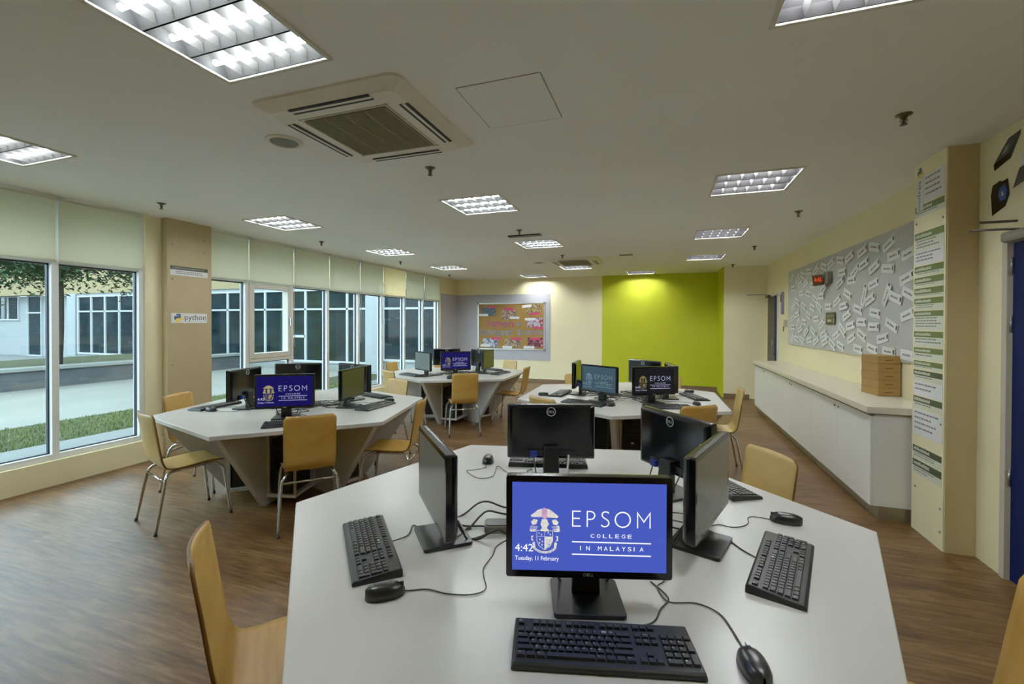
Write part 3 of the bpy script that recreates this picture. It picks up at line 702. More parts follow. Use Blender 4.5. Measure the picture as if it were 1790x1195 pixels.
MON = [
 (-.197, 1.277, -73, 'A', 'black monitor with bright blue crest screen on the nearest desk', 'blue', EP),
 (-.801, 1.488, -139, 'A', 'side-on monitor with blank grey screen, nearest desk, window side', 'off', None),
 (.164, 1.774, -19, 'A', 'side-on monitor with blank grey screen, nearest desk, door side', 'off', None),
 (-.562, 2.340, 106.8, 'A', 'monitor seen square from behind on the nearest desk, pale cable hanging', 'off', None),
 (.06, 2.29, 41, 'A', 'monitor seen slantwise from behind on the nearest desk', 'off', None),
 (-2.995, 2.935, -56, 'B', 'monitor with dark blue crest screen on the window desk', 'navy', ED),
 (-3.668, 3.775, 123, 'B', 'monitor seen square from behind, middle of the window desk', 'off', None),
 (-3.073, 3.936, 79, 'B', 'monitor seen from behind the olive-green screen, window desk', 'off', None),
 (-2.813, 3.565, 12, 'B', 'narrow monitor with olive-green blank screen on the window desk', 'offgreen', None),
 (-3.73, 3.17, -165, 'B', 'monitor seen from behind on the window desk, nearest the python pillar', 'off', None),
 (-3.43, 6.00, -121, 'C', 'monitor with blank grey-green screen on the corkboard desk', 'offgrey', None),
 (-3.50, 6.92, 124, 'C', 'monitor seen from behind above the small blue screen, corkboard desk', 'off', None),
 (-2.995, 6.23, -55, 'C', 'small-looking monitor with dark blue crest screen, corkboard desk', 'navy', ED),
 (-2.85, 6.87, 61.5, 'C', 'monitor seen from behind beside the narrow screen, corkboard desk', 'off', None),
 (-2.645, 6.69, 0.5, 'C', 'narrow monitor with dark olive blank screen, corkboard desk', 'offgreen', None),
 (-.93, 5.11, -178, 'D', 'very narrow side-on monitor at the window end of the green wall desk', 'offgreen', None),
 (-.615, 4.70, -121, 'D', 'monitor with slate screen and faint lettering, green wall desk', 'slate', EF),
 (-.08, 4.755, -60, 'D', 'monitor with black screen and white lettering, green wall desk', 'dark', EB),
 (-.20, 5.59, 52, 'D', 'monitor seen from behind against the green paint, green wall desk', 'off', None),
 (.095, 5.16, 12, 'D', 'side-on monitor behind the black lettered screen, green wall desk', 'off', None),
]
def desk_cable(parent, loc, ang, pts_world, name='cable', r=.0024, m='cable'):
    """a cable given in world points, stored in its device's own space"""
    inv = (Matrix.Translation(loc) @ Matrix.Rotation(math.radians(ang), 4, 'Z')).inverted()
    return MB().tube([inv @ p for p in smooth_path(pts_world, 6)], r, 0, 6).build(name, M[m], parent)
def wander(a, b, z, n=4, amp=.07):
    a, b = Vector(a), Vector(b); d = b-a; o = Vector((-d.y, d.x, 0)).normalized(); out = [a]
    for i in range(1, n):
        q = a+d*i/n+o*random.uniform(-amp, amp); q.z = z+random.uniform(0, .004); out.append(q)
    out.append(b); return out
for x, y, a, dk, l, scr, art in MON:
    mo = monitor((x, y, DT), a, l, scr, art)
    th = math.radians(a); e = Vector((math.cos(th), math.sin(th), 0)); n = Vector((-e.y, e.x, 0)); p = Vector((x, y, DT)); c = Vector((DESK[dk][0], DESK[dk][1], DT+.004))
    for k, off in enumerate((.092, -.09, .03, -.04) if dk != 'A' else (.092, -.09)):
        s0 = p-e*.05+n*off+Vector((0, 0, PZ+.03)); s1 = p-e*.085+n*off*.9+Vector((0, 0, .05)); s2 = p-e*.12+n*off*.7+Vector((0, 0, .005))
        end = c+Vector((random.uniform(-.12, .12), random.uniform(-.12, .12), 0))
        wht = (l.startswith('monitor seen square from behind on the nearest')) and k == 1
        w = wander(s2, end, DT+.005, 4 if k < 2 else 8, .07 if k < 2 else .15)
        desk_cable(mo, (x, y, DT), a, [s0, s1]+w, ('video_cable', 'power_cable', 'usb_cable', 'network_cable')[k], .0035 if not wht else .005, 'cable' if not wht else 'cablew')

# thick cables arching from the side-on monitor to the middle of the nearest desk
mo = next(o for o in bpy.data.objects if o.get('label', '').startswith('side-on monitor with blank grey screen, nearest desk, window'))
for k_, P in (('power_cable', [(-.807, 1.655), (-.78, 1.714), (-.75, 1.784), (-.712, 1.817), (-.636, 1.83), (-.5, 1.85)]), ('video_cable', [(-.746, 1.568), (-.71, 1.60), (-.692, 1.669), (-.677, 1.728), (-.614, 1.767), (-.48, 1.80)]), ('usb_cable', [(-.699, 1.537), (-.642, 1.527), (-.605, 1.544), (-.578, 1.585), (-.55, 1.607), (-.45, 1.7)])):
    desk_cable(mo, (-.801, 1.488, DT), -139, [Vector((-.765, 1.535, DT+.10))]+[Vector((u, v, DT+.006+(.02 if 1 < i < 4 else 0))) for i, (u, v) in enumerate(P)], k_, .0042)
# ------------------------------------------------------------------ keyboards and mice
def keyboard_proto():
    t = thing('keyboard', '', 'keyboard', group='black computer keyboards')
    mb = MB(); prof = [(.078, .0), (.078, .011), (.070, .016), (-.070, .026), (-.078, .022), (-.078, .0)]
    W = .223
    vs = [(x, -W+(.004 if z > .012 else 0), z) for x, z in prof]+[(x, W-(.004 if z > .012 else 0), z) for x, z in prof]; n = len(prof)
    mb.add(vs, [tuple(range(n)), tuple(reversed(range(n, 2*n)))]+[(i, n+i, n+(i+1) % n, (i+1) % n) for i in range(n)])
    cs = mb.build('case', M['kbase'], t, bevel=.003)
    U = .0188; zt = lambda x: .0161+(.070-x)*.0714
    keys = MB(); leg = MB()
    def key(x, y, w=1, d=1, s_=None):
        """x = row centre, y = left edge in metres, w in key units"""
        a = y+.0008; b = y+w*U-.0008; h = d*U/2-.0008
        z = zt(x)-.002
        keys.taper(x-h, x+h, a, b, z, z+.0075, .0022, .0022)
        if s_:
            vs, fs, asp = glyphs(s_)
            sz = .0052 if len(s_) == 1 else .0034
            wd = min(sz*asp, .012); y0 = a+.0035
            leg.add([(x-h+.0085-q*sz-.0005, y0+p*wd, z+.0077) for p, q in vs], fs, 0)
    L = -.212; rows = [-.054, -.0265, -.0077, .0111, .0299, .0487]
    key(rows[0], L, s_='Esc')
    for g, c0 in enumerate((2, 6.5, 11)):
        for k in range(4): key(rows[0], L+(c0+k)*U, s_=None)
    key(rows[1], L)
    for k in range(12): key(rows[1], L+(k+1)*U, s_=KEYROWS[0][k])
    key(rows[1], L+13*U, 2)
    key(rows[2], L, 1.5, s_='Tab')
    for k in range(12): key(rows[2], L+(1.5+k)*U, s_=KEYROWS[1][k])
    key(rows[2], L+13.5*U, 1.5)
    key(rows[3], L, 1.75)
    for k in range(11): key(rows[3], L+(1.75+k)*U, s_=KEYROWS[2][k])
    key(rows[3], L+12.75*U, 2.25)
    key(rows[4], L, 2.25)
    for k in range(10): key(rows[4], L+(2.25+k)*U, s_=KEYROWS[3][k])
    key(rows[4], L+12.25*U, 2.75)
    q = 0
    for w, s_ in ((1.25, 'Ctrl'), (1.25, None), (1.25, 'Alt'), (6.25, None), (1.25, 'Alt'), (1.25, None), (1.25, None), (1.25, 'Ctrl')): key(rows[5], L+q*U, w, 1, s_); q += w
    nav = L+15.4*U
    for k in range(3):
        key(rows[0], nav+k*U); key(rows[1], nav+k*U, s_=(None, 'Home', None)[k]); key(rows[2], nav+k*U, s_=(None, 'End', None)[k]); key(rows[5], nav+k*U)
    key(rows[4], nav+U)
    pad = L+18.75*U
    for r_, s_ in ((1, None), (2, '789'), (3, '456'), (4, '123')):
        for k in range(3): key(rows[r_], pad+k*U, s_=s_[k] if s_ else None)
    key(rows[1], pad+3*U); key((rows[2]+rows[3])/2, pad+3*U, 1, 2); key((rows[4]+rows[5])/2, pad+3*U, 1, 2); key(rows[5], pad, 2, s_='0'); key(rows[5], pad+2*U, s_='.')
    keys.build('keys', M['key'], t)
    leg.build('key_lettering', M['legend'], t)
    return t
KB = [
 (-.133, 1.112, -75, 'A', 'black keyboard in front of the bright blue crest screen'), (-.982, 1.34, -137.3, 'A', 'black keyboard on the nearest desk, turned toward the windows'),
 (.379, 1.691, -17.4, 'A', 'black keyboard on the nearest desk, turned toward the blue door'), (-.619, 2.505, 104.2, 'A', 'black keyboard half hidden under the square rear monitor, nearest desk'),
 (.262, 2.482, 30, 'A', 'black keyboard poking out behind the side-on monitor, toward the cabinets'),
 (-4.03, 3.115, -177, 'B', 'black keyboard on the window desk, python pillar side'), (-2.75, 2.78, -50, 'B', 'black keyboard before the dark blue screen, window desk, behind chair back'),
 (-2.599, 3.645, 0, 'B', 'black keyboard before the olive-green screen, window desk'), (-2.983, 4.17, 70, 'B', 'black keyboard at the far edge of the window desk'),
 (-3.66, 6.02, -116, 'C', 'black keyboard before the grey-green screen, corkboard desk'), (-2.773, 5.985, -59.6, 'C', 'black keyboard behind the centre chair back, corkboard desk'),
 (-2.446, 6.745, -7, 'C', 'black keyboard before the narrow olive screen, corkboard desk'), (-2.782, 7.256, 56, 'C', 'flat-looking black keyboard at the far edge of the corkboard desk'),
 (-.744, 4.50, -108, 'D', 'black keyboard before the slate screen, green wall desk'), (.047, 4.565, -71, 'D', 'black keyboard before the black lettered screen, green wall desk'),
 (-1.10, 5.03, -184, 'D', 'short-looking black keyboard at the window end of the green wall desk'), (.33, 5.30, 20, 'D', 'black keyboard at the cabinet end of the green wall desk'),
]
# cables traced over the nearest desk
ACAB = {
 'k0': [(-.03, 1.25), (.0, 1.33), (.02, 1.39), (-.03, 1.46)],
 'k1': [(-.905, 1.47), (-.93, 1.55), (-.86, 1.52), (-.80, 1.52), (-.70, 1.60)],
 'k2': [(.31, 1.73), (.27, 1.78), (.22, 1.86), (.12, 1.93), (.0, 1.95), (-.1, 1.9)],
 'k3': [(-.69, 2.33), (-.58, 2.22), (-.52, 2.1), (-.44, 2.0)],
 'k4': [(.12, 2.34), (.0, 2.2), (-.1, 2.05)],
}
kp = None
for i, (x, y, a, dk, l) in enumerate(KB):
    p = (x, y, DT)
    if kp is None: kp = keyboard_proto(); kp.location = p; kp.rotation_euler.z = math.radians(a); kp['label'] = l; k_ = kp
    else: k_ = dup(kp, p, math.radians(a), l)
    KB[i] = KB[i]+(k_,)
mb = MB()
def mouse_proto():
    t = thing('computer_mouse', '', 'mouse', group='black computer mice')
    mb = MB(); nu, nv = 14, 9
    for i in range(nu+1):
        u = i/nu; x = -.057+.114*u
        w = .031*math.sqrt(max(.0, 1-abs(2*u-1)**3.2))*(.93+.10*math.sin(PI*u)); h = .037*math.sqrt(max(0, 1-abs((u-.56)/.60)**2.6)) if abs(u-.56) < .6 else 0
        h = max(h, .004); w = max(w, .004)
        for j in range(nv+1):
            a = PI*j/nv; mb.v.append((x, -w*math.copysign(abs(math.cos(a))**.7, math.cos(a)), .002+h*math.sin(a)**.75))
    for i in range(nu):
        for j in range(nv):
            a = i*(nv+1)+j; mb.f.append((a, a+nv+1, a+nv+2, a+1)); mb.mi.append(0); mb.sm.append(True)
    for i in range(nu):
        a = i*(nv+1); mb.f.append((a, a+nv, a+2*nv+1, a+nv+1)); mb.mi.append(0); mb.sm.append(False)
    b = mb.build('mouse_body', M['mouse'], t)
    mb = MB(); mb.lathe([(.0, -.004), (.009, -.004), (.009, .004), (0, .004)], 0, 14, Matrix.Translation((-.032, 0, .029)) @ Matrix.Rotation(PI/2, 4, 'X')); mb.build('scroll_wheel', M['black'], t)
    mb = MB(); mb.box(-.054, -.008, -.0008, .0008, .012, .0345); mb.build('button_gap', M['gloss'], b)
    return t
MS = [
 (-.769, 1.124, -141, 'A', 'black mouse on the nearest desk beside the window-side keyboard'), (.205, 1.165, -79, 'A', 'black mouse at the lower frame edge, right beside the front keyboard'),
 (.478, 2.09, -6, 'A', 'black mouse on the nearest desk behind the door-side keyboard'), (-.954, 2.418, 103, 'A', 'black mouse on the nearest desk beside the square rear monitor'),
 (-3.875, 2.95, -177, 'B', 'black mouse on the window desk beside the pillar-side keyboard'), (-2.655, 3.95, 0, 'B', 'black mouse on the window desk at the olive-screen keyboard end'),
 (-3.427, 5.931, -116, 'C', 'black mouse on the corkboard desk beside the grey-green screen keyboard'), (-.467, 4.484, -105, 'D', 'black mouse on the green wall desk between its two front keyboards'),
 (.327, 4.827, -65, 'D', 'black mouse on the green wall desk at the cabinet side of the black-screen keyboard'), (-1.254, 4.867, -170, 'D', 'lone black mouse at the window end of the green wall desk'), (.30, 5.66, 20, 'D', 'black mouse at the far cabinet-side corner of the green wall desk'),
]
AMOU = [
 [(-.715, 1.165), (-.665, 1.19), (-.60, 1.19), (-.53, 1.21), (-.50, 1.25), (-.53, 1.31), (-.55, 1.36), (-.55, 1.44), (-.56, 1.50), (-.54, 1.56), (-.50, 1.60)],
 [(.195, 1.222), (.18, 1.29), (.155, 1.36), (.10, 1.39), (.03, 1.37), (.005, 1.39), (-.01, 1.44), (.01, 1.48), (.02, 1.55), (.0, 1.62), (-.05, 1.7)],
 [(.42, 2.095), (.37, 2.10), (.34, 2.08), (.33, 2.02), (.30, 1.98), (.26, 1.96), (.22, 1.97), (.17, 1.95), (.10, 2.03), (.02, 2.02)],
 [(-.945, 2.36), (-.93, 2.31), (-.97, 2.25), (-1.0, 2.22), (-.90, 2.14), (-.84, 2.18), (-.85, 2.26), (-.87, 2.36), (-.78, 2.27), (-.66, 2.22), (-.6, 2.2)]]
mp_ = None
for i, (x, y, a, dk, l) in enumerate(MS):
    p = (x, y, DT)
    if mp_ is None: mp_ = mouse_proto(); mp_.location = p; mp_.rotation_euler.z = math.radians(a); mp_['label'] = l; m_ = mp_
    else: m_ = dup(mp_, p, math.radians(a), l)
    MS[i] = MS[i]+(m_,)
for i, (x, y, a, dk, l, o) in enumerate(KB):
    e = Vector((math.cos(math.radians(a)), math.sin(math.radians(a)), 0)); c = Vector((DESK[dk][0], DESK[dk][1], DT+.004))
    key = 'k%d' % i
    if dk == 'A': pts = [Vector((x, y, DT+.012))-e*.075]+[Vector((u, v, DT+.0035)) for u, v in ACAB[key]] if key != 'k2' else [Vector((u, v, DT+.0035)) for u, v in ACAB[key]]
    else:
        s0 = Vector((x, y, DT+.01))-e*.079+Vector((-e.y, e.x, 0))*.05
        pts = wander(s0, c+Vector((random.uniform(-.1, .1), random.uniform(-.1, .1), 0)), DT+.0035, 5, .09)
    desk_cable(o, (x, y, DT), a, pts)
for i, (x, y, a, dk, l, o) in enumerate(MS):
    e = Vector((math.cos(math.radians(a)), math.sin(math.radians(a)), 0)); c = Vector((DESK[dk][0], DESK[dk][1], DT+.004))
    if dk == 'A': pts = [Vector((x, y, DT+.010))-e*.048]+[Vector((u, v, DT+.0035)) for u, v in AMOU[i]]
    else:
        s0 = Vector((x, y, DT+.008))-e*.056
        pts = wander(s0, c+Vector((random.uniform(-.15, .15), random.uniform(-.15, .15), 0)), DT+.0035, 7, .12)
    desk_cable(o, (x, y, DT), a, pts, r=.002)
# power adapters lying among the cables
ad = None
for x, y, a, l in ((-.60, 1.635, 20, 'grey desk power box beside the side-on monitor, nearest desk'), (-.40, 1.95, 60, 'grey desk power box behind the blue crest screen, nearest desk'), (-.37, 5.1, 10, 'grey desk power box among cables, green wall desk'), (-3.25, 3.5, 30, 'grey desk power box among cables, window desk'), (-3.2, 6.65, 50, 'grey desk power box among cables, corkboard desk')):
    if ad is None:
        ad = thing('desk_power_box', l, 'power box', (x, y, DT), math.radians(a), 'desk power boxes')
        q = MB(); q.prism(rrect(.11, .07, .012), 0, .028); q.build('box_body', M['grey'], ad, bevel=.003)
        q = MB(); q.prism(rrect(.10, .06, .01), .028, .032); q.build('box_lid', mat('box_lid_dark', S(70, 70, 68), .4), ad, bevel=.001)
    else: dup(ad, (x, y, DT), math.radians(a), l)

# ------------------------------------------------------------------ cabinets and worktop along the right wall
CY = [4.30, 5.03, 5.84, 6.65, 7.45, 8.25, 9.0]
CL = ['white cupboard nearest the signed pillar, panelled end showing', 'white cupboard in the middle of the low cabinet run', 'white cupboard at the far end of the low cabinet run']
for i in range(3):
    y0, y1, y2 = CY[2*i], CY[2*i+1], CY[2*i+2]
    t = thing('storage_cabinet', CL[i], 'cabinet', (1.56, y0, 0), 0, 'low storage cabinets under the worktop')
    MB().box(.02, .455, .001, y2-y0-.001, .11, .835).build('carcass', M['cab'], t, bevel=.002, seg=1)
    MB().box(.06, .44, .01, y2-y0-.002, 0, .11).build('plinth', M['kick'], t)
    for a, b, s_ in ((y0, y1, 1), (y1, y2, -1)):
        d = MB().box(0, .02, a-y0+.0025, b-y0-.0025, .11, .822).build('door', M['cab'], t, bevel=.002, seg=1)
        yy = b-y0-.05 if s_ > 0 else a-y0+.05
        MB().lathe([(0, 0), (.009, 0), (.009, .006), (0, .006)], 0, 12, Matrix.Translation((0, yy, .775)) @ Matrix.Rotation(-PI/2, 4, 'Y')).build('lock', M['darkmetal'], d)
    MB().box(-.004, .03, .0, y2-y0, .8225, .845).build('top_strip', M['gap'], t)
tag(MB().box(1.525, 2.018, 4.262, 9.02, .846, .90).build('worktop', mat('worktop_stone', S(214, 208, 186), .3, noise=(8.0, .03)), bevel=.004), 'long pale stone-look worktop lying over the white cupboards', 'worktop')
bx = None
BL = ['bottom', 'second from bottom', 'middle', 'second from top', 'topmost']
for i in range(5):
    l = 'brown cardboard box, %s of the stack on the worktop' % BL[i]
    if bx is None:
        bx = thing('cardboard_box', l, 'box', (1.905, 5.06, .9005), math.radians(6), 'stacked cardboard boxes')
        MB().box(-.085, .085, -.14, .14, 0, .0715).build('box_body', M['cardboard'], bx, bevel=.002, seg=1)
        MB().box(-.0845, .0845, -.1415, -.139, .006, .0685).build('front_flap', M['cardboard'], bx, bevel=.001, seg=1)
        MB().box(-.03, .03, -.1425, -.1412, .03, .037).build('handle_slot', M['cardline'], bx)
    else: dup(bx, (1.905+random.uniform(-.002, .002), 5.06, .9005+i*.0725), math.radians(6), l)

# ------------------------------------------------------------------ grey noticeboard with cards (right wall)
tag(MB().box(2.004, 2.02, 4.27, 8.72, 1.212, 2.425).build('grey_noticeboard', M['felt'], bevel=.002, seg=1), 'long grey felt noticeboard on the cream wall above the worktop', 'noticeboard')
CARDS = [(5.17,2.3,19),(5.07,2.18,4),(4.8,2.16,8),(5.46,2.32,-13),(5.75,2.32,13),(6.09,2.31,14),(5.7,2.18,12),(5.45,2.12,19),(5.16,2.07,-7),(5.95,2.13,26),(6.04,2.04,0),(5.48,1.95,10),(4.83,1.95,11),(4.78,1.81,-20),(5.69,1.85,66),(5.55,1.8,16),(5.18,1.83,55),(5.01,1.79,-17),(6.15,1.89,-20),(4.81,1.63,12),(5.44,1.66,-8),(5.85,1.71,-13),(5.09,1.54,-19),(6.15,1.65,19),(6.04,1.53,8),(5.74,1.57,-2),(5.45,1.52,0),(5.76,1.43,-20),(6.03,1.39,19),(5.27,1.41,9),(5.84,1.28,-6),(5.49,1.3,-9),(5.14,1.29,-3),(4.79,1.28,-3),(6.25,1.76,5),(6.27,1.48,-34),(8.5,2.32,25),(8.17,2.26,19),(7.88,2.28,-19),(7.59,2.31,-4),(7.27,2.29,25),(8.0,2.16,12),(7.72,2.15,18),(7.39,2.1,0),(8.39,2.12,1),(7.95,2.02,1),(7.63,1.99,-11),(6.95,2.3,-15),(6.68,2.31,16),(6.37,2.31,-9),(6.31,2.16,-1),(6.37,2.04,18),(6.95,2.01,19),(7.03,1.92,-3),(7.3,1.89,-23),(6.47,1.83,22),(6.78,1.77,-2),(7.13,1.78,-28),(7.41,1.78,-15),(7.82,1.82,-21),(8.34,1.82,11),(8.15,1.9,-18),(8.14,1.7,10),(7.6,1.67,-20),(7.25,1.62,2),(7.82,1.58,-8),(8.1,1.58,22),(8.4,1.65,22),(8.4,1.5,-2),(7.98,1.47,17),(7.67,1.44,28),(7.34,1.45,-21),(7.03,1.55,28),(8.43,1.32,31),(8.2,1.32,-10),(7.9,1.31,-21),(7.53,1.32,7),(7.23,1.32,22),(6.92,1.42,16),(6.87,1.32,14),(6.6,1.3,-23),(6.5,1.41,21),(6.35,1.29,-14),(6.29,1.5,-33),(6.85,1.35,36)]
ORD = ['first', 'second', 'third', 'fourth', 'fifth', 'sixth', 'seventh', 'eighth', 'ninth', 'tenth', 'eleventh', 'twelfth', 'thirteenth', 'fourteenth', 'fifteenth', 'sixteenth', 'seventeenth', 'eighteenth', 'nineteenth', 'twentieth']
BAND = [(2.2, 'top row'), (2.0, 'second row'), (1.75, 'third row'), (1.55, 'fourth row'), (1.36, 'fifth row'), (0, 'bottom row')]
rowof = lambda z: next(n for lim, n in BAND if z >= lim)
rank = {}
for nme in {b for _, b in BAND}:
    for k, i in enumerate(sorted((i for i, c in enumerate(CARDS) if rowof(c[1]) == nme), key=lambda i: CARDS[i][0])): rank[i] = k
def card_proto():
    t = thing('name_card', '', 'card', group='white word cards pinned on the grey noticeboard')
    # faces -X; the reader's right is -Y
    MB().box(0, .0012, -.122, .122, -.044, .044).build('paper', M['card'], t)
    mb = MB(); r = random.Random(3); y = .085
    while y > -.05:
        h = r.choice((.010, .010, .017)); mb.box(-.0006, 0, y-.0085, y, -.009, -.009+h*1.1); y -= .0125
    mb.build('printed_word', M['ink2'], t)
    mb = MB(); mb.box(-.0006, 0, -.114, -.088, -.014, .026); mb.build('emblem', M['emblem'], t)
    return t
cd = None
for i, (y, z, a) in enumerate(CARDS):
    tl = 'sloping up steeply' if a > 15 else 'sloping up' if a > 4 else 'lying level' if a >= -4 else 'sloping down' if a >= -15 else 'sloping down steeply'
    l = 'white word card, grey noticeboard, %s, %s from the signed pillar, %s' % (rowof(z), ORD[rank[i]], tl)
    x = 2.0028-.0002-(i % 9)*.0013
    if cd is None: cd = card_proto(); cd['label'] = l; o = cd
    else: o = dup(cd, (0, 0, 0), 0, l)
    o.location = (x-.0012, y, z); o.rotation_euler = (math.radians(a), 0, 0)
# rotation about X is seen from -X, so a positive slope there needs the opposite sign
for o in [o for o in bpy.data.objects if o.name.startswith('name_card')]: o.rotation_euler.x *= -1
t = thing('digital_clock', 'red digital clock on a grey bracket jutting from the noticeboard', 'clock', (1.99, 6.76, 2.13), 0)
MB().box(-.045, .006, -.13, .02, -.07, .08).build('wall_bracket', M['grey'], t, bevel=.004)
T_ = Matrix.Rotation(math.radians(-14), 4, 'Z') @ Matrix.Rotation(math.radians(-6), 4, 'Y')
MB().box(-.165, -.05, -.05, .05, -.075, .06, 0, T_).build('clock_case', M['darkmetal'], t, bevel=.004)
MB().box(-.160, -.055, -.053, -.05, -.068, .053, 0, T_).build('clock_face', M['ledface'], t)
mb = MB(); write(mb, '4:42', lambda u, v: tuple(T_ @ Vector((-.108+u, -.0545, v))), -.038, .038, -.03, .022); mb.build('led_digits', M['ledred'], t)
t = thing('noticeboard_title', 'dark green title card amid the white cards on the noticeboard', 'sign', (1.988, 6.665, 1.62), 0)
MB().box(0, .003, -.16, .16, -.075, .075).build('card_body', mat('title_green', S(62, 66, 36), .5), t)
mb = MB(); write(mb, 'Computer Science', lambda u, v: (-.001, -u, v), -.14, .14, .012, .052); mb.box(-.001, 0, -.05, .10, -.045, -.012); mb.box(-.001, 0, -.14, -.11, -.058, -.005)
mb.build('printed_title', mat('title_print', S(170, 170, 130), .6), t)

# ------------------------------------------------------------------ signs on the right pillar (X = 1.805, facing -X)
def logo(mb, put, s_, mb_i, my_i):
    A = [(-.1, 1), (.45, 1), (.6, .8), (.6, .1), (.45, -.05), (-.2, -.05), (-.5, -.25), (-.5, -.45), (-.85, -.45), (-1, -.2), (-1, .25), (-.85, .45), (.1, .45), (.1, .58), (-.5, .58), (-.5, .85), (-.35, 1)]
    mb.poly([put(a*s_, b*s_) for a, b in A], mb_i); mb.poly([put(-a*s_, -b*s_-.06*s_) for a, b in A], my_i)
def pillar_paper(z0, z1, ztop, l, hd=None, m='paperg', y0=3.865, y1=4.235, lines=3, cat='sign'):
    t = thing('wall_sign', l, cat, (1.8045, (y0+y1)/2, (z0+z1)/2), 0, 'paper signs up the right pillar')
    w = (y1-y0)/2; h = (z1-z0)/2
    MB().box(-.0012, 0, -w, w, -h, h).build('sheet', M[m], t)
    top = h
    if hd:
        top = h-ztop
        MB().box(-.002, -.0012, -w, w, top, h).build('header_strip', M[hd], t)
        mb = MB(); r = random.Random(int(z0*1000)); y = w-.015
        while y > w-.015-w*1.1: mb.box(-.0026, -.002, y-.009, y, top+ztop*.28, top+ztop*(.6+r.random()*.18)); y -= .014
        mb.build('header_lettering', M['paperg'], t)
    mb = MB(); r = random.Random(int(z1*997))
    dz = (top+h)/(lines+1)
    for k in range(lines):
        z = top-dz*(k+.8); y = w-.02
        while y > -w*r.uniform(.1, .9): d = r.uniform(.012, .04); mb.box(-.0018, -.0012, y-d, y, z, z+min(.012, dz*.4)); y -= d+.008
    mb.build('printed_lettering', M['print'], t)
    return t
t = thing('python_banner', 'white upright paper banner with python logo, top of the signed pillar', 'sign', (1.8035, 4.172, 2.55), 0)
MB().box(-.0012, 0, -.045, .045, -.165, .115).build('sheet', M['paper'], t)
mb = MB(); logo(mb, lambda u, v: (-.0016, -u-.0, v+.12), .036, 0, 1)
write(mb, 'python', lambda u, v: (-.0018, v, -u-.005), -.06, .15, -.022, .028, 2); mb.build('python_logo', [M['pyblue'], M['pyyellow'], M['pytext']], t)
pillar_paper(2.44, 2.635, 0, 'white printed sheet beside the python banner, top of the signed pillar', None, 'paper', 3.865, 4.12, 4)
SG = [(2.345, 2.425, .045, 'header', 'green headed sign just under the top white sheet of the signed pillar', 1), (2.085, 2.225, .05, 'header', 'green headed sign with text block, second from the pillar top', 3), (1.985, 2.085, 0, None, 'white sheet of text lines under the second green header', 3),
      (1.9, 1.975, .045, 'header', 'green headed sign level with the red clock, third header down the pillar', 1), (1.82, 1.893, .045, 'header', 'fourth green headed sign down the signed pillar', 1), (1.745, 1.813, .045, 'header', 'fifth green headed sign down the signed pillar', 1),
      (1.65, 1.738, .042, 'header', 'sixth green headed sign down the signed pillar', 2), (1.505, 1.645, .04, 'header', 'seventh green headed sign down the pillar, with small text', 4), (1.385, 1.495, .042, 'header', 'eighth green headed sign down the signed pillar', 2),
      (1.285, 1.375, .04, 'header', 'ninth green headed sign, level with the cardboard box top', 1), (1.215, 1.277, .036, 'header', 'tenth green headed sign, thin one on the pillar', 1), (1.13, 1.208, .04, 'headerd', 'eleventh green headed sign above the lower white sheet', 1),
      (1.02, 1.125, 0, None, 'white sheet with bold text, upper one level with the worktop', 2), (.925, 1.012, .045, 'headerd', 'dark green headed sign between the two lower white sheets', 1), (.725, .915, 0, None, 'white sheet with text, lower one beside the cabinet end', 4),
      (.545, .64, .045, 'headerd', 'upper of two dark headed signs low on the pillar', 2), (.43, .535, .05, 'headerd', 'lowest dark headed sign on the pillar', 2)]
for z0, z1, zt_, hd, l, n in SG: pillar_paper(z0, z1, zt_, l, hd, 'paper' if hd is None else 'paperg', lines=n)
# signs on the window pillar (X=-5.345, facing +X)
t = thing('wall_sign', 'white strip sign with dark header on the window pillar', 'sign', (-5.3445, 3.80, 2.15), 0, 'papers on the window pillar')
MB().box(0, .0015, -.225, .225, -.055, .055).build('sheet', M['paper'], t)
mb = MB(); mb.box(.0015, .0022, -.225, .225, .012, .055); mb.build('header_strip', M['headerd'], t)
mb = MB(); r = random.Random(5); y = -.20
while y < .17: d = r.uniform(.01, .03); mb.box(.0022, .0028, y, y+d, .025, .042); y += d+.006
for z in (-.012, -.032):
    y = -.16
    while y < .15: d = r.uniform(.01, .03); mb.box(.0015, .0021, y, y+d, z, z+.009); y += d+.006
mb.build('printed_lettering', M['print'], t)
t = thing('python_sign', 'white strip sign with python logo on the window pillar', 'sign', (-5.3445, 3.80, 1.60), 0)
MB().box(0, .0015, -.215, .215, -.06, .055).build('sheet', M['paper'], t)
mb = MB(); logo(mb, lambda u, v: (.002, u-.135, v), .048, 0, 1); write(mb, 'python', lambda u, v: (.002, u, v), -.06, .20, -.045, .04, 2)
mb.build('python_logo', [M['pyblue'], M['pyyellow'], M['pytext']], t)

# ------------------------------------------------------------------ near right wall: blue door, closer and cut-out posters (X = 1.975)
mb = MB(); mb.box(1.96, 2.02, 3.555, 3.60, 0, 2.1); mb.box(1.96, 2.02, 2.55, 2.595, 0, 2.1); mb.box(1.96, 2.02, 2.55, 3.60, 2.06, 2.1)
struct(mb.build('trim_1', mat('door_frame_grey', S(196, 188, 168), .5), bevel=.003))
d = struct(MB().box(1.985, 2.025, 2.60, 3.55, .006, 2.055).build('door_1', M['doorblue'], bevel=.002))
for z in (.62, 1.55, 1.9): MB().tube([(1.98, 3.553, z-.05), (1.98, 3.553, z+.05)], .008, 0, 8).build('hinge', M['steel'], d)
t = thing('door_closer', 'grey door closer with long arms above the blue door', 'door closer', (1.93, 3.36, 2.075), 0)
MB().box(-.03, .054, -.12, .16, -.045, .02).build('closer_body', M['grey'], t, bevel=.02)
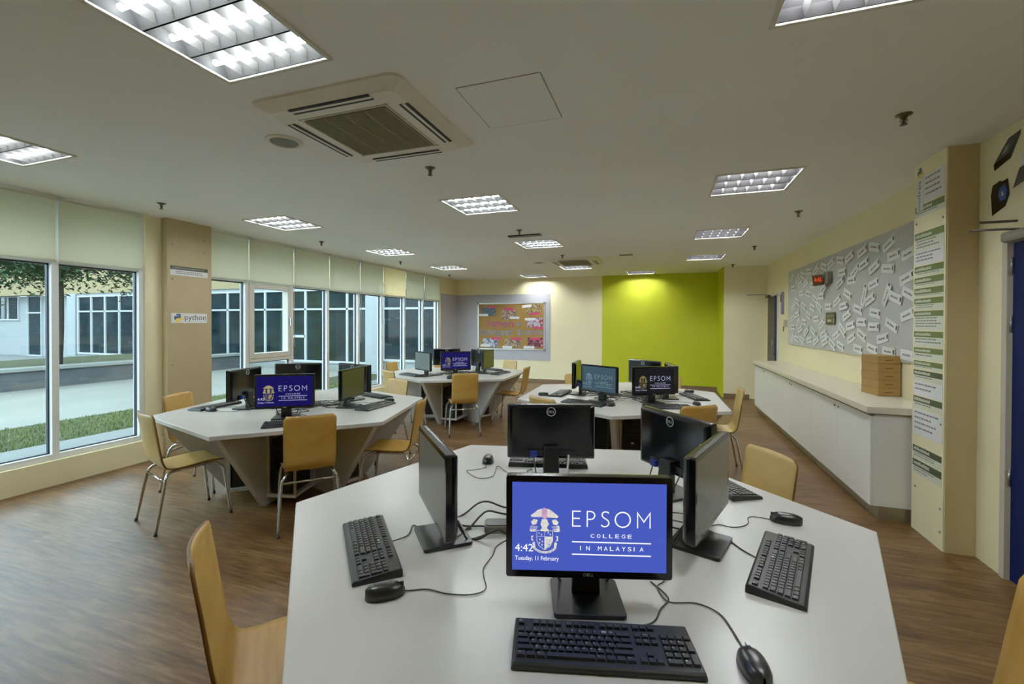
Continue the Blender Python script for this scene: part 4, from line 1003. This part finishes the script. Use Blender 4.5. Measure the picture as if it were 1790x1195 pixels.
MB().tube([(-.13, .225, .052), (-.03, .12, .035), (.01, .06, .022)], .007, 0, 8).build('arm', M['darkmetal'], t)
MB().tube([(-.125, .145, .085), (.044, .145, .085)], .008, 0, 8).build('arm', M['darkmetal'], t)
def cutout(name, l, polys, mats, y, z):
    t = thing(name, l, 'poster', (1.974, y, z), 0, 'cut-out pictures on the wall above the blue door')
    for nm, pts, m, dx in polys: MB().add([(-dx, a, b) for a, b in pts]+[(-dx-.0015, a, b) for a, b in pts], [tuple(range(len(pts))), tuple(reversed(range(len(pts), 2*len(pts))))]+[(i, (i+1) % len(pts), len(pts)+(i+1) % len(pts), len(pts)+i) for i in range(len(pts))]).build(nm, m, t)
    return t
cutout('hard_drive_picture', 'cut-out picture of a black box-shaped drive, high above the blue door', [('picture_shape', [(.106, -.035), (.10, -.075), (-.04, -.04), (-.115, .075), (-.118, .10), (-.02, .085), (.03, .04)], M['gloss'], 0), ('picture_top', [(.095, -.032), (-.03, -.005), (-.105, .09), (-.02, .078), (.03, .036)], mat('picture_grey', S(62, 62, 58), .5), .0016),
        ('picture_label', [(.03, .0), (-.01, .012), (-.035, .045), (.0, .04)], mat('picture_pale', S(140, 142, 134), .5), .0032)], None, 3.60, 2.59)
cutout('graphics_card_picture', 'cut-out picture of a black and blue graphics card', [('picture_shape', [(.079, .02), (.066, -.11), (-.05, -.075), (-.085, -.01), (-.07, .09), (-.02, .085), (.0, .095), (.064, .08)], M['gloss'], 0), ('picture_fan', [(.0, .045), (-.045, .065), (-.066, .02), (-.055, -.03), (-.01, -.035), (.008, .0)], mat('picture_blue', S(20, 70, 150), .5), .0016),
        ('picture_hub', [(-.018, .02), (-.035, .022), (-.04, -.005), (-.022, -.008)], mat('picture_hub', S(170, 180, 170), .5), .0032)], None, 3.65, 2.345)
cutout('laptop_picture', 'cut-out picture of an open laptop at the frame edge', [('picture_screen', [(.035, .02), (.02, .10), (-.14, .15), (-.15, .06)], M['paper'], 0), ('picture_base', [(.086, -.09), (.036, .015), (-.15, .055), (-.14, -.04)], M['gloss'], .0016)], None, 3.45, 2.45)

# ------------------------------------------------------------------ far door and wall gadgets (X = 2.02)
d = struct(MB().box(1.99, 2.03, 9.50, 10.2, .006, 2.085).build('door_2', M['doorgrey'], bevel=.002))
MB().box(1.986, 1.99, 9.50, 9.62, .006, 2.08).build('door_edge', M['doorblue'], d)
h = MB().tube([(1.985, 9.60, .98), (1.95, 9.60, .98), (1.95, 9.60, 1.25), (1.985, 9.60, 1.25)], .009, 0, 8).build('handle', M['chrome'], d)
mb = MB(); mb.box(2.0, 2.04, 10.2, 10.24, 0, 2.12); mb.box(2.0, 2.04, 9.45, 9.49, 0, 2.12); mb.box(2.0, 2.04, 9.45, 10.24, 2.09, 2.12)
struct(mb.build('trim_2', M['alu']))
t = thing('door_closer', 'far door closer with arm reaching past the cream wall corner', 'door closer', (1.96, 10.05, 2.10), 0)
MB().box(-.03, .03, -.11, .11, -.04, .02).build('closer_body', M['darkmetal'], t, bevel=.01)
MB().tube([(-.02, .0, .03), (-.30, .10, .035), (-.36, .11, .035)], .009, 0, 8).build('arm', M['grey'], t)
t = thing('wall_intercom', 'slim white and violet wall phone beside the far door', 'wall phone', (2.0, 9.10, 1.92), 0)
MB().box(-.02, .02, -.04, .04, -.2, .2).build('phone_body', mat('phone_violet', S(150, 142, 176), .4), t, bevel=.01)
MB().box(-.028, -.02, -.03, .03, .02, .15).build('screen', M['gloss'], t)
t = thing('key_switch', 'small pale switch box with hanging keys beside the noticeboard edge', 'switch', (2.0, 8.9, 1.56), 0)
MB().box(-.02, .02, -.05, .05, -.06, .06).build('switch_box', mat('switch_pale', S(186, 190, 166), .5), t, bevel=.008)
MB().tube([(-.022, .0, -.05), (-.022, .004, -.14)], .008, 0, 8).build('keys', M['darkmetal'], t)

# ------------------------------------------------------------------ far wall boards
mb = MB(); mb.box(XL+.001, -2.757, YF-.014, YF-.001, .575, 2.325); mb.box(XL, XL+.012, 10.42, YF-.014, .575, 2.325)
tag(mb.build('felt_board', M['felt2'], bevel=.002, seg=1), 'large grey felt board wrapping the far corner behind the corkboard', 'noticeboard')
t = thing('corkboard', 'framed brown corkboard hung on the grey felt, covered with photos and letters', 'corkboard', (-3.845, YF-.016, 1.47), 0)
MB().box(-.935, .935, -.012, 0, -.615, .615).build('cork_panel', M['cork'], t)
mb = MB()
for a in ((-.95, .95, -.63, -.60), (-.95, .95, .60, .63), (-.95, -.92, -.63, .63), (.92, .95, -.63, .63)): mb.box(a[0], a[1], -.022, .001, a[2], a[3])
mb.build('frame', M['steel'], t, bevel=.003)
for sx in (-1, 1):
    for sz in (-1, 1): MB().box(sx*.935-.03, sx*.935+.03, -.026, .0, sz*.615-.03, sz*.615+.03).build('corner_cap', M['grey'], t, bevel=.006)
CYF = YF-.030
PH_ = [
 ('dark green photo with pink caption, top corner by the windows', -4.691, 1.985, -4.269, 1.747, [S(16, 40, 34), S(30, 60, 50), S(14, 18, 18), S(120, 140, 130)], (-4.49, 2.013, -4.239, 1.962), (-4.765, 1.808, -4.489, 1.745)),
 ('sepia group photo with pink caption, middle of the top row', -4.094, 1.912, -3.675, 1.65, [S(90, 50, 40), S(190, 150, 120), S(60, 34, 30), S(220, 190, 160)], (-4.02, 1.96, -3.76, 1.90), (-3.86, 1.73, -3.60, 1.67)),
 ('tilted ochre crowd photo, top corner toward the cream wall', -3.416, 2.05, -2.993, 1.828, [S(110, 90, 50), S(180, 150, 90), S(60, 50, 36), S(210, 190, 140)], (-3.34, 1.83, -3.06, 1.775), (-3.51, 2.06, -3.25, 1.99)),
 ('blue and red outdoor photo on the corkboard edge, middle height', -3.375, 1.697, -2.943, 1.452, [S(40, 70, 130), S(180, 200, 220), S(170, 50, 50), S(30, 40, 50)], (-3.19, 1.46, -2.94, 1.40), (-3.44, 1.69, -3.17, 1.63)),
 ('blue and white photo, bottom corner by the windows', -4.646, 1.138, -4.204, .90, [S(60, 70, 120), S(200, 205, 220), S(40, 44, 70), S(120, 130, 170)], (-4.40, 1.17, -4.12, 1.11), (-4.71, .98, -4.44, .91)),
 ('two portraits photo, middle of the bottom row', -3.999, 1.127, -3.572, .903, [S(70, 50, 40), S(190, 150, 110), S(30, 26, 26), S(200, 180, 150)], (-3.82, 1.165, -3.54, 1.105), (-4.07, .945, -3.80, .875)),
 ('red and black photo, bottom corner toward the cream wall', -3.363, 1.174, -2.941, .916, [S(90, 24, 36), S(30, 24, 28), S(170, 60, 80), S(190, 180, 180)], (-3.30, 1.175, -3.02, 1.115), (-3.47, .95, -3.18, .88)),
]
pinkm = mat('caption_pink', S(206, 40, 100), .5)
for i, (l, x0, z1, x1, z0, cols, pk, wh) in enumerate(PH_):
    cx, cz = (x0+x1)/2, (z0+z1)/2
    t = thing('pinned_photo', l, 'photo', (cx, CYF, cz), 0, 'photos pinned on the corkboard')
    if i == 2: t.rotation_euler = (0, math.radians(-6), 0)
    MB().box(x0-cx, x1-cx, -.001, .0015, z0-cz, z1-cz).build('print', print_mat('photo_print_%s' % 'abcdefg'[i], cols, 14), t)
    MB().box(pk[0]-cx, pk[2]-cx, -.0025, -.001, pk[3]-cz, pk[1]-cz).build('pink_caption', pinkm, t)
    MB().box(wh[0]-cx, wh[2]-cx, -.0025, -.001, wh[3]-cz, wh[1]-cz).build('white_caption', M['paper'], t)
LC = {'Women': [S(190, 40, 110), S(150, 50, 130)], 'in': [S(120, 130, 160), S(96, 110, 150)], 'Computer': [S(120, 140, 170), S(90, 130, 170), S(140, 150, 150)], 'Science': [S(120, 140, 180), S(100, 120, 160), S(120, 130, 120)]}
LN = {'Women': ['magenta', 'purple'], 'in': ['grey-blue', 'slate blue'], 'Computer': ['grey-blue', 'sky blue', 'grey'], 'Science': ['light blue', 'slate blue', 'grey']}
lm = {}
for word, x0, x1, z0, z1 in (('Women', -4.542, -3.755, 1.46, 1.625), ('in', -3.685, -3.534, 1.49, 1.60), ('Computer', -4.743, -3.754, 1.225, 1.385), ('Science', -3.664, -2.95, 1.245, 1.39)):
    n = len(word); st_ = (x1-x0)/n
    for i, ch in enumerate(word):
        k = i % len(LC[word])
        if (word, k) not in lm: lm[(word, k)] = mat('letter_%s' % LN[word][k].replace(' ', '_').replace('-', '_'), LC[word][k], .5)
        mb = MB(); hgt = (z1-z0)*(1 if ch in 'WCShitpe' and ch.isupper() else .82)
        w = st_*.86; vs, fs, _ = glyphs(ch); o_ = len(vs); dz = random.uniform(-.012, .012)
        f = lambda a, b, y: (-w/2+w*a, y, hgt*b)
        mb.add([f(a, b, -.002) for a, b in vs], fs); mb.add([f(a, b, .0) for a, b in vs], [tuple(reversed(q)) for q in fs])
        # a thicker paper outline behind the letter
        mb.prism([(-w/2*1.02, -.006), (w/2*1.02, -.006), (w/2*1.02, hgt*.35), (-w/2*1.02, hgt*.35)], 0, .001, 0, Matrix.Rotation(PI/2, 4, 'X')) if False else None
        o = mb.build('cutout_letter', lm[(word, k)])
        o.location = (x0+st_*(i+.5), CYF-.0005, z0+dz); o.rotation_euler = (0, math.radians(random.uniform(-7, 7)), 0)
        tag(o, '%s cut-out letter %s, %s letter of the word %s on the corkboard' % (LN[word][k], ch, ORD[i], word), 'letter', 'cut-out letters on the corkboard')

# ------------------------------------------------------------------ courtyard outside the windows
struct(MB().box(-7.46, -5.62, -8, 12, -.12, -.02).build('ground_path', M['pathm']))
struct(MB().box(-13.8, -9.0, -10, 12, -.12, -.015).build('ground_slab', M['concrete']))
struct(MB().box(-9.0, -7.46, -10, 12, -.14, -.03).build('ground_lawn', M['soil']))
mb = MB(); r = random.Random(11)
for i in range(16000):
    x = r.uniform(-9.0, -7.46); y = r.uniform(1.8, 9.5); h = r.uniform(.02, .06); a = r.uniform(0, 2*PI); w = .008
    dx, dy = math.cos(a)*w, math.sin(a)*w; lx, ly = r.uniform(-.02, .02), r.uniform(-.02, .02)
    mb.add([(x-dx, y-dy, -.03), (x+dx, y+dy, -.03), (x+lx, y+ly, -.03+h)], [(0, 1, 2)])
g = tag(mb.build('lawn_grass', M['grassm']), 'strip of short green grass outside the windows', 'grass'); g['kind'] = 'stuff'
struct(MB().box(-40, -13.8, -20, 30, -.12, -.02).build('ground_far', M['pathm']))
t = thing('planter', 'long grey rendered planter wall with pale coping across the courtyard', 'planter', (-13.8, 0, -.02), 0)
MB().box(-.30, 0, -8, 11.7, 0, .43).build('planter_wall', M['planterm'], t)
MB().box(-.42, .06, -8, 11.7, .43, .51).build('coping', M['coping'], t, bevel=.01)
MB().box(-5.0, -.42, -8, 11.6, .0, .40).build('planted_bed', M['soil'], t)
FY = 11.9
t = thing('courtyard_building', 'white building wing with gridded dark windows across the courtyard', 'building', (-15, FY, -.02), 0)
def part(nm, m, boxes, par=t, bev=0):
    mb = MB()
    for b in boxes: mb.box(b[0]+15, b[1]+15, b[2]-FY, b[3]-FY, b[4], b[5])
    return mb.build(nm, m, par, bevel=bev)
part('lower_wall', M['wallout'], [(-24.0, -5.7, FY, FY+.4, 0, 2.78)]); part('upper_wall', M['beige'], [(-40, -5.7, FY-.05, FY+.4, 2.78, 7.5)])
part('side_wall', M['wallout'], [(-40, -24.0, FY+.45, FY+.7, 0, 2.78)])
def owin(x0, x1, z0, z1, mull, bar, yy=FY, extra=()):
    w = part('window', M['outglass'], [(x0, x1, yy-.02, yy+.02, z0, z1)])
    fr = [(x0-.06, x1+.06, yy-.07, yy-.0, z0-.07, z0), (x0-.06, x1+.06, yy-.07, yy-.0, z1, z1+.06), (x0-.06, x0, yy-.07, yy, z0, z1), (x1, x1+.06, yy-.07, yy, z0, z1)]
    for m_ in mull: fr.append((m_-.035, m_+.035, yy-.07, yy-.02, z0, z1))
    for b_ in bar: fr.append((x0, x1, yy-.07, yy-.02, b_-.03, b_+.03))
    fr += list(extra)
    part('window_frame', M['outframe'], fr, w)
owin(-23.3, -17.0, .30, 2.62, [-22.45, -21.57, -20.68, -19.8, -18.9, -18.0], [2.02])
owin(-15.6, -8.72, .33, 2.62, [-14.74, -14.05, -12.98, -12.1, -11.22, -10.4, -9.54], [2.02], extra=[(-12.1, -11.22, FY-.07, FY-.02, 1.08, 1.16)])
owin(-8.15, -5.75, .45, 2.62, [-7.5, -6.9, -6.3], [2.02])
owin(-27.95, -26.95, .06, 2.74, [], [2.0], FY+.45)
owin(-32.0, -28.76, 1.72, 2.74, [-31.2, -30.4, -29.6], [], FY+.45)
part('pilaster', M['wallout'], [(-8.68, -8.2, FY-.28, FY, 0, 2.78)]); part('pilaster', M['wallout'], [(-24.0, -23.45, FY-.1, FY, 0, 2.78)]); part('pilaster', M['wallout'], [(-16.9, -15.7, FY-.06, FY, 0, 2.78)])
part('plinth', M['coping'], [(-24.0, -5.7, FY-.12, FY, 0, .14)])
# other wing opposite, mirrored in the far glass
t2 = thing('opposite_building', 'pale building wing far across the courtyard behind the tree', 'building', (-34, 0, -.02), 0)
MB().box(-.4, 0, -20, 10.5, 0, 7).build('wing_wall', M['wallout'], t2)
for k in range(6): MB().box(0, .03, -16+k*4.4, -13+k*4.4, .6, 2.7).build('window', M['outglass'], t2)
# tree
t = thing('courtyard_tree', 'leafy dark green tree growing in the planter outside', 'tree', (-14.9, 7.1, .44), 0)
tk = [(0, 0, -.05), (.03, .02, .8), (-.02, .05, 1.7), (.05, .0, 2.6), (.02, .05, 3.4)]
MB().tube(smooth_path(tk, 4), .12, 0, 12).build('trunk', M['bark'], t)
br = MB(); lf = MB(); r = random.Random(21)
def leaf(p, s_):
    a = r.uniform(0, 2*PI); d = Vector((math.cos(a), math.sin(a), r.uniform(-1.1, .2))).normalized(); n = d.cross(Vector((r.uniform(-1, 1), r.uniform(-1, 1), 1))).normalized()
    lf.add([p, p+d*s_*.5+n*s_*.2, p+d*s_, p+d*s_*.5-n*s_*.2], [(0, 1, 2, 3)])
for k in range(26):
    a = 2*PI*k/26*1.9+r.uniform(-.2, .2); L_ = r.uniform(1.2, 3.0); zb = r.uniform(2.1, 3.4)
    P = [Vector((0, 0, zb)), Vector((math.cos(a)*L_*.5, math.sin(a)*L_*.5, zb+.5)), Vector((math.cos(a)*L_, math.sin(a)*L_, zb+r.uniform(-.35, .6)))]
    sp_ = smooth_path(P, 5); br.tube(sp_, [.05*(1-i/len(sp_))+.008 for i in range(len(sp_))], 0, 6)
    for q in sp_[2:]:
        for _ in range(40): leaf(q+Vector((r.gauss(0, .30), r.gauss(0, .30), r.gauss(-.05, .26))), r.uniform(.10, .19))
for ex, ey, ez in ((1.2, -1.0, 2.15), (.9, -1.6, 2.25), (1.5, -.6, 2.4), (1.1, -1.3, 2.5), (.6, -1.9, 2.35), (1.4, -1.5, 2.6), (.8, -.7, 2.45)):
    sp_ = smooth_path([Vector((0, 0, 2.5)), Vector((ex*.5, ey*.5, 2.9)), Vector((ex, ey, ez))], 6); br.tube(sp_, [.035*(1-i/len(sp_))+.006 for i in range(len(sp_))], 0, 6)
    for q in sp_[4:]:
        for _ in range(60): leaf(q+Vector((r.gauss(0, .22), r.gauss(0, .22), r.gauss(-.02, .17))), r.uniform(.09, .17))
br.build('branches', M['bark'], t); lf.build('foliage', M['leaf'], t)

# ------------------------------------------------------------------ light and camera
w = bpy.data.worlds.new('overcast_sky'); bpy.context.scene.world = w; w.use_nodes = True; nt = w.node_tree
bg = nt.nodes['Background']
tc = nt.nodes.new('ShaderNodeTexCoord'); sx = nt.nodes.new('ShaderNodeSeparateXYZ'); rp = nt.nodes.new('ShaderNodeValToRGB')
rp.color_ramp.elements[0].position = .0; rp.color_ramp.elements[0].color = (.86, .92, .96, 1); rp.color_ramp.elements[1].position = .8; rp.color_ramp.elements[1].color = (.84, .92, 1, 1)
nt.links.new(tc.outputs['Generated'], sx.inputs[0]); nt.links.new(sx.outputs['Z'], rp.inputs[0]); nt.links.new(rp.outputs[0], bg.inputs['Color'])
bg.inputs['Strength'].default_value = 7.6

cam = bpy.data.cameras.new('camera'); co = bpy.data.objects.new('camera', cam); C.objects.link(co); bpy.context.scene.camera = co
f, yaw, pitch, roll, cx, cy = 781.56, .3388, .0085, .0028, 882.52, 571.89
cam.sensor_width = 36; cam.sensor_fit = 'HORIZONTAL'; cam.lens = f/1790*36
cam.shift_x = (895-cx)/1790; cam.shift_y = (cy-597.5)/1790
fw = Vector((-math.sin(yaw)*math.cos(pitch), math.cos(yaw)*math.cos(pitch), -math.sin(pitch))); rt = Vector((math.cos(yaw), math.sin(yaw), 0)); up = rt.cross(fw)
rt2 = rt*math.cos(roll)+up*math.sin(roll); up2 = up*math.cos(roll)-rt*math.sin(roll)
R = Matrix((rt2, up2, -fw)).transposed().to_4x4(); R.translation = (0, 0, 1.544); co.matrix_world = R
cam.clip_start = .05; cam.clip_end = 200
sc = bpy.context.scene
sc.view_settings.view_transform = 'Standard'; sc.view_settings.look = 'None'; sc.view_settings.exposure = .36; sc.view_settings.gamma = 1.2
sc.cycles.max_bounces = 10; sc.cycles.diffuse_bounces = 5; sc.cycles.glossy_bounces = 4; sc.cycles.transparent_max_bounces = 16
sc.cycles.caustics_reflective = False; sc.cycles.caustics_refractive = False; sc.cycles.sample_clamp_indirect = 6
sc.cycles.use_denoising = True
